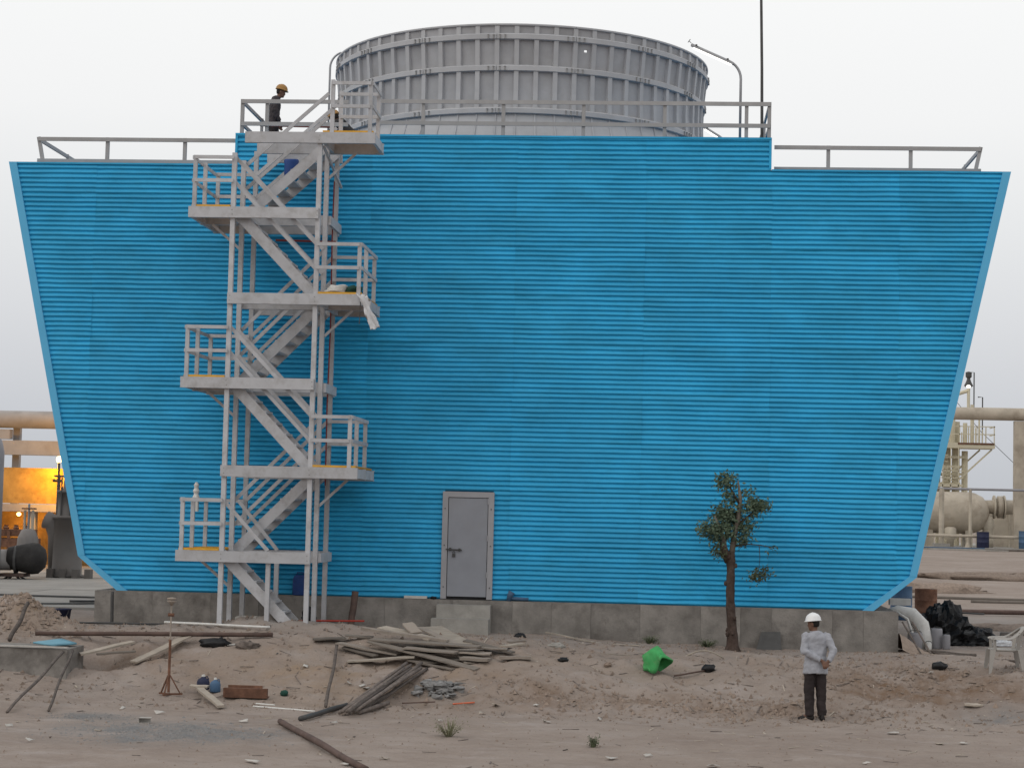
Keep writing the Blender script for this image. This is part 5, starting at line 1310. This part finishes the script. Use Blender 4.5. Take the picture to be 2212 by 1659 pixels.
for z in (5.6, 6.05): MB().box(20.3, 22.95, 87.2, 87.25, z, z+.05).build('rail', 'cream_lit', stt)
MB().lathe((22.0, 88.4, 7.9), [(.3, 0), (.34, .1), (.34, 1.1), (.2, 1.3), (.08, 1.4)], 14).build('vessel', 'cream_lit', stt, True)
MB().lathe((21.0, 88.2, 7.9), [(.24, 0), (.26, .1), (.26, 1.5), (.1, 1.7)], 14).build('vessel', 'cream_lit', stt, True)
hr2 = thing('pipe_handrail', 'long thin grey handrail line before the tan vessel', 'handrail', (24, 79, ZG))
MB().tube([(17, 79, 4.76), (45, 79, 4.72)], .075, 8).build('rail', 'bggrey', hr2)
for x in (20.4, 22.1, 26.1): MB().tube([(x, 79, ZG), (x, 79, 4.76)], .09 if x > 21 else .16, 8).build('post', 'tan2', hr2)
MB().box(19.9, 20.9, 78.8, 79.2, ZG-.05, ZG+.2).build('footing', 'conc2', hr2)
lp2 = thing('low_pipe', 'thin pale pipe running low above the pale slabs', 'pipe', (23, 78.5, ZG))
MB().tube([(18, 78.5, 1.95), (45, 78.5, 1.85)], .09, 10).build('pipe', 'tan', lp2)
for x in (21.9, 26.5): MB().lathe((x, 78.5, ZG), [(.2, 0), (.08, .3), (.08, .6)], 10).build('stand', 'tan', lp2)
drum('blue_drum', 'dark blue drum on the far slab beneath the tan vessel', 22.7, 78.0, .36, .95, 'navy', ZG)
drum('blue_drum', 'blue drum on the far slab at the foot of the pipe support', 25.3, 78.2, .46, 1.05, 'blued', ZG)
tk2 = thing('tan_tank', 'tan box tank behind the drums at the right picture edge', 'tank', (27, 86, ZG))
MB().box(24.2, 34, 86, 90, ZG, 3.6).build('shell', 'tan', tk2)
MB().box(24.1, 34.1, 85.9, 90.1, 3.6, 3.72).build('lid', 'tan2', tk2)
MB().box(25.6, 25.7, 85.94, 86, ZG, 3.6).build('stiffener', 'tan2', tk2)
tag(MB().bar((19.0, 76.4, 1.25), (22.5, 76.2, 1.25), .3, .06).build('blue_plank', 'blued'), 'thin blue plank on the edge of the far slab', 'plank')
tag(MB().bar((19.2, 75.6, 1.16), (23.6, 74.6, 1.16), .35, .06).build('far_plank', 'conc2'), 'pale plank lying before the far slab', 'plank')
tag(MB().bar((22.4, 75.2, 1.17), (25.4, 75.4, 1.17), .3, .1).build('far_plank', 'pole'), 'dark plank lying before the far slab', 'plank')
tag(MB().tube([(20.5, 95, 16.5), (22, 95, 13), (25.3, 95, 9.0), (29, 95, 5.5)], .02, 5).build('guy_wire', 'darksteel'), 'thin guy wire slanting down the sky right of the tower', 'wire')

# ------------------------------------------------------------------ litter and gravel
SCR = [(-4.98,-8.41),(-5.23,-8.49),(-4.48,-9.02),(-2.88,-10.16),(-1.07,-13.72),(-1.51,-10.0),(-1.76,-14.8),(-.59,-14.59),(-.17,-13.88),(-1.62,-5.96),(-1.95,-5.75),(-1.7,-5.88),(.74,-7.2),(1.7,-8.75),(1.43,-7.12),(2.52,-7.92),(.57,-7.79),(.03,-9.06),(2.83,-12.96),(7.13,-8.83),(7.67,-10.06),(8.06,-9.77),(3.33,-12.5),(8.37,-3.97),(7.95,-3.37),(-3.94,-7.27),(-4.45,-4.02),(-2.86,-5.05),(-.92,-5.75),(.57,-3.22),(-6.1,-11.5),(-5.2,-13.3),(5.1,-9.4),(4.2,-13.6),(6.3,-12.8)]
rl = random.Random(21)
for k, (x, y) in enumerate(SCR):
    s = rl.uniform(.035, .085); a = rl.uniform(0, 3.14); z = G(x, y)+.012
    c_, s__ = math.cos(a)*s, math.sin(a)*s; e = rl.uniform(.35, .9)
    cs = [(x-c_+s__*e, y-s__-c_*e, z+rl.uniform(0, .03)), (x+c_+s__*e, y+s__-c_*e, z+rl.uniform(0, .03)), (x+c_-s__*e, y+s__+c_*e, z+rl.uniform(0, .05)), (x-c_-s__*e, y-s__+c_*e, z+rl.uniform(0, .05))]
    tag(cloth('paper_scrap', 'paper' if k % 4 else 'palewood', cs, 3, 3, .012, k, .006), 'small pale scrap of litter lying on the bare sand', 'litter', 'pale scraps littering the sand')
def scatter(name, m, label, n, fn, smin, smax, seed, flat=.6):
    r = random.Random(seed); mb = MB()
    for _ in range(n):
        x, y = fn(r); s = smin*(smax/smin)**(r.random()**2.2); z = G(x, y)
        a = r.uniform(0, 6.28); ca, sa = math.cos(a), math.sin(a)
        vs = []
        for (dx, dy, dz) in ((1, 0, 0), (.3, .8, .1), (-.8, .5, 0), (-.7, -.6, .1), (.4, -.8, 0), (.1, .1, 1)):
            q = r.uniform(.6, 1.2); px, py = dx*s*q*1.2, dy*s*q
            vs.append((x+px*ca-py*sa, y+px*sa+py*ca, z-.2*s+dz*s*flat*2*q))
        mb.add(vs, [(0, 1, 5), (1, 2, 5), (2, 3, 5), (3, 4, 5), (4, 0, 5)])
    tag(mb.build(name, m, origin=(0, 0, 0)), label, name.replace('_', ' '), kind='stuff')
def twigs(name, m, label, n, fn, lmin, lmax, seed):
    r = random.Random(seed); mb = MB()
    for _ in range(n):
        x, y = fn(r); a = r.uniform(0, 6.28); L = r.uniform(lmin, lmax); w = r.uniform(.004, .012)
        dx, dy = math.cos(a)*L/2, math.sin(a)*L/2
        mb.bar((x-dx, y-dy, G(x-dx, y-dy)+w*.5), (x+dx, y+dy, G(x+dx, y+dy)+w*.5+r.uniform(0, .02)), w*1.6, w)
    tag(mb.build(name, m, origin=(0, 0, 0)), label, name, kind='stuff')
def f_slope(r):
    while True:
        x, y = r.uniform(-9.5, 10.5), r.uniform(-8.2, -.3)
        if not (abs(x-6.07) < .3 and abs(y+6.9) < .4): return x, y
scatter('gravel', 'soil', 'small brown clods and stones strewn over the sand', 5200, f_slope, .009, .055, 1)
scatter('gravel', 'soil', 'sparse small stones on the smooth foreground sand', 1500, lambda r: (r.uniform(-7, 10), r.uniform(-16, -7.5)), .007, .03, 2)
scatter('gravel', 'stone', 'grey crumbs scattered over the ash patches', 2600, lambda r: (r.gauss(-3.6, .85), r.gauss(-11.6, .55)), .008, .05, 3, .35)
scatter('gravel', 'stone', 'grey crumbs on the small ash patch before the leaning poles', 500, lambda r: (r.gauss(-5.4, .4), r.gauss(-9.8, .25)), .008, .035, 13, .35)
scatter('gravel', 'soil', 'broken clods along the dug trench in the sand', 1500, lambda r: (r.gauss(3.8, 2.2), r.gauss(-6.3, .45)), .015, .07, 4)
scatter('gravel', 'soil', 'broken clods on the dug soil by the right plinth end', 900, lambda r: (r.gauss(7.6, 1.1), r.gauss(-4.2, .8)), .015, .07, 5)
scatter('gravel', 'palewood', 'pale splinters and chips of wood on the sand', 380, f_slope, .010, .035, 6, .25)
scatter('gravel', 'darksteel', 'dark crumbs of debris on the sand', 300, f_slope, .010, .035, 7, .4)
scatter('gravel', 'soil', 'clods on the soil heap at the far left', 700, lambda r: (r.gauss(-8.8, .6), r.gauss(-2.9, .6)), .02, .09, 8)

twigs('twigs', 'pole', 'thin dark twigs and splinters strewn over the sand', 420, lambda r: (r.uniform(-8.5, 10), r.uniform(-15, -.5) if r.random() < .3 else r.uniform(-8, -1)), .05, .28, 31)
twigs('twigs', 'palewood', 'thin pale straws and splinters strewn over the sand', 160, lambda r: (r.uniform(-8.5, 10), r.uniform(-12, -1)), .05, .2, 32)
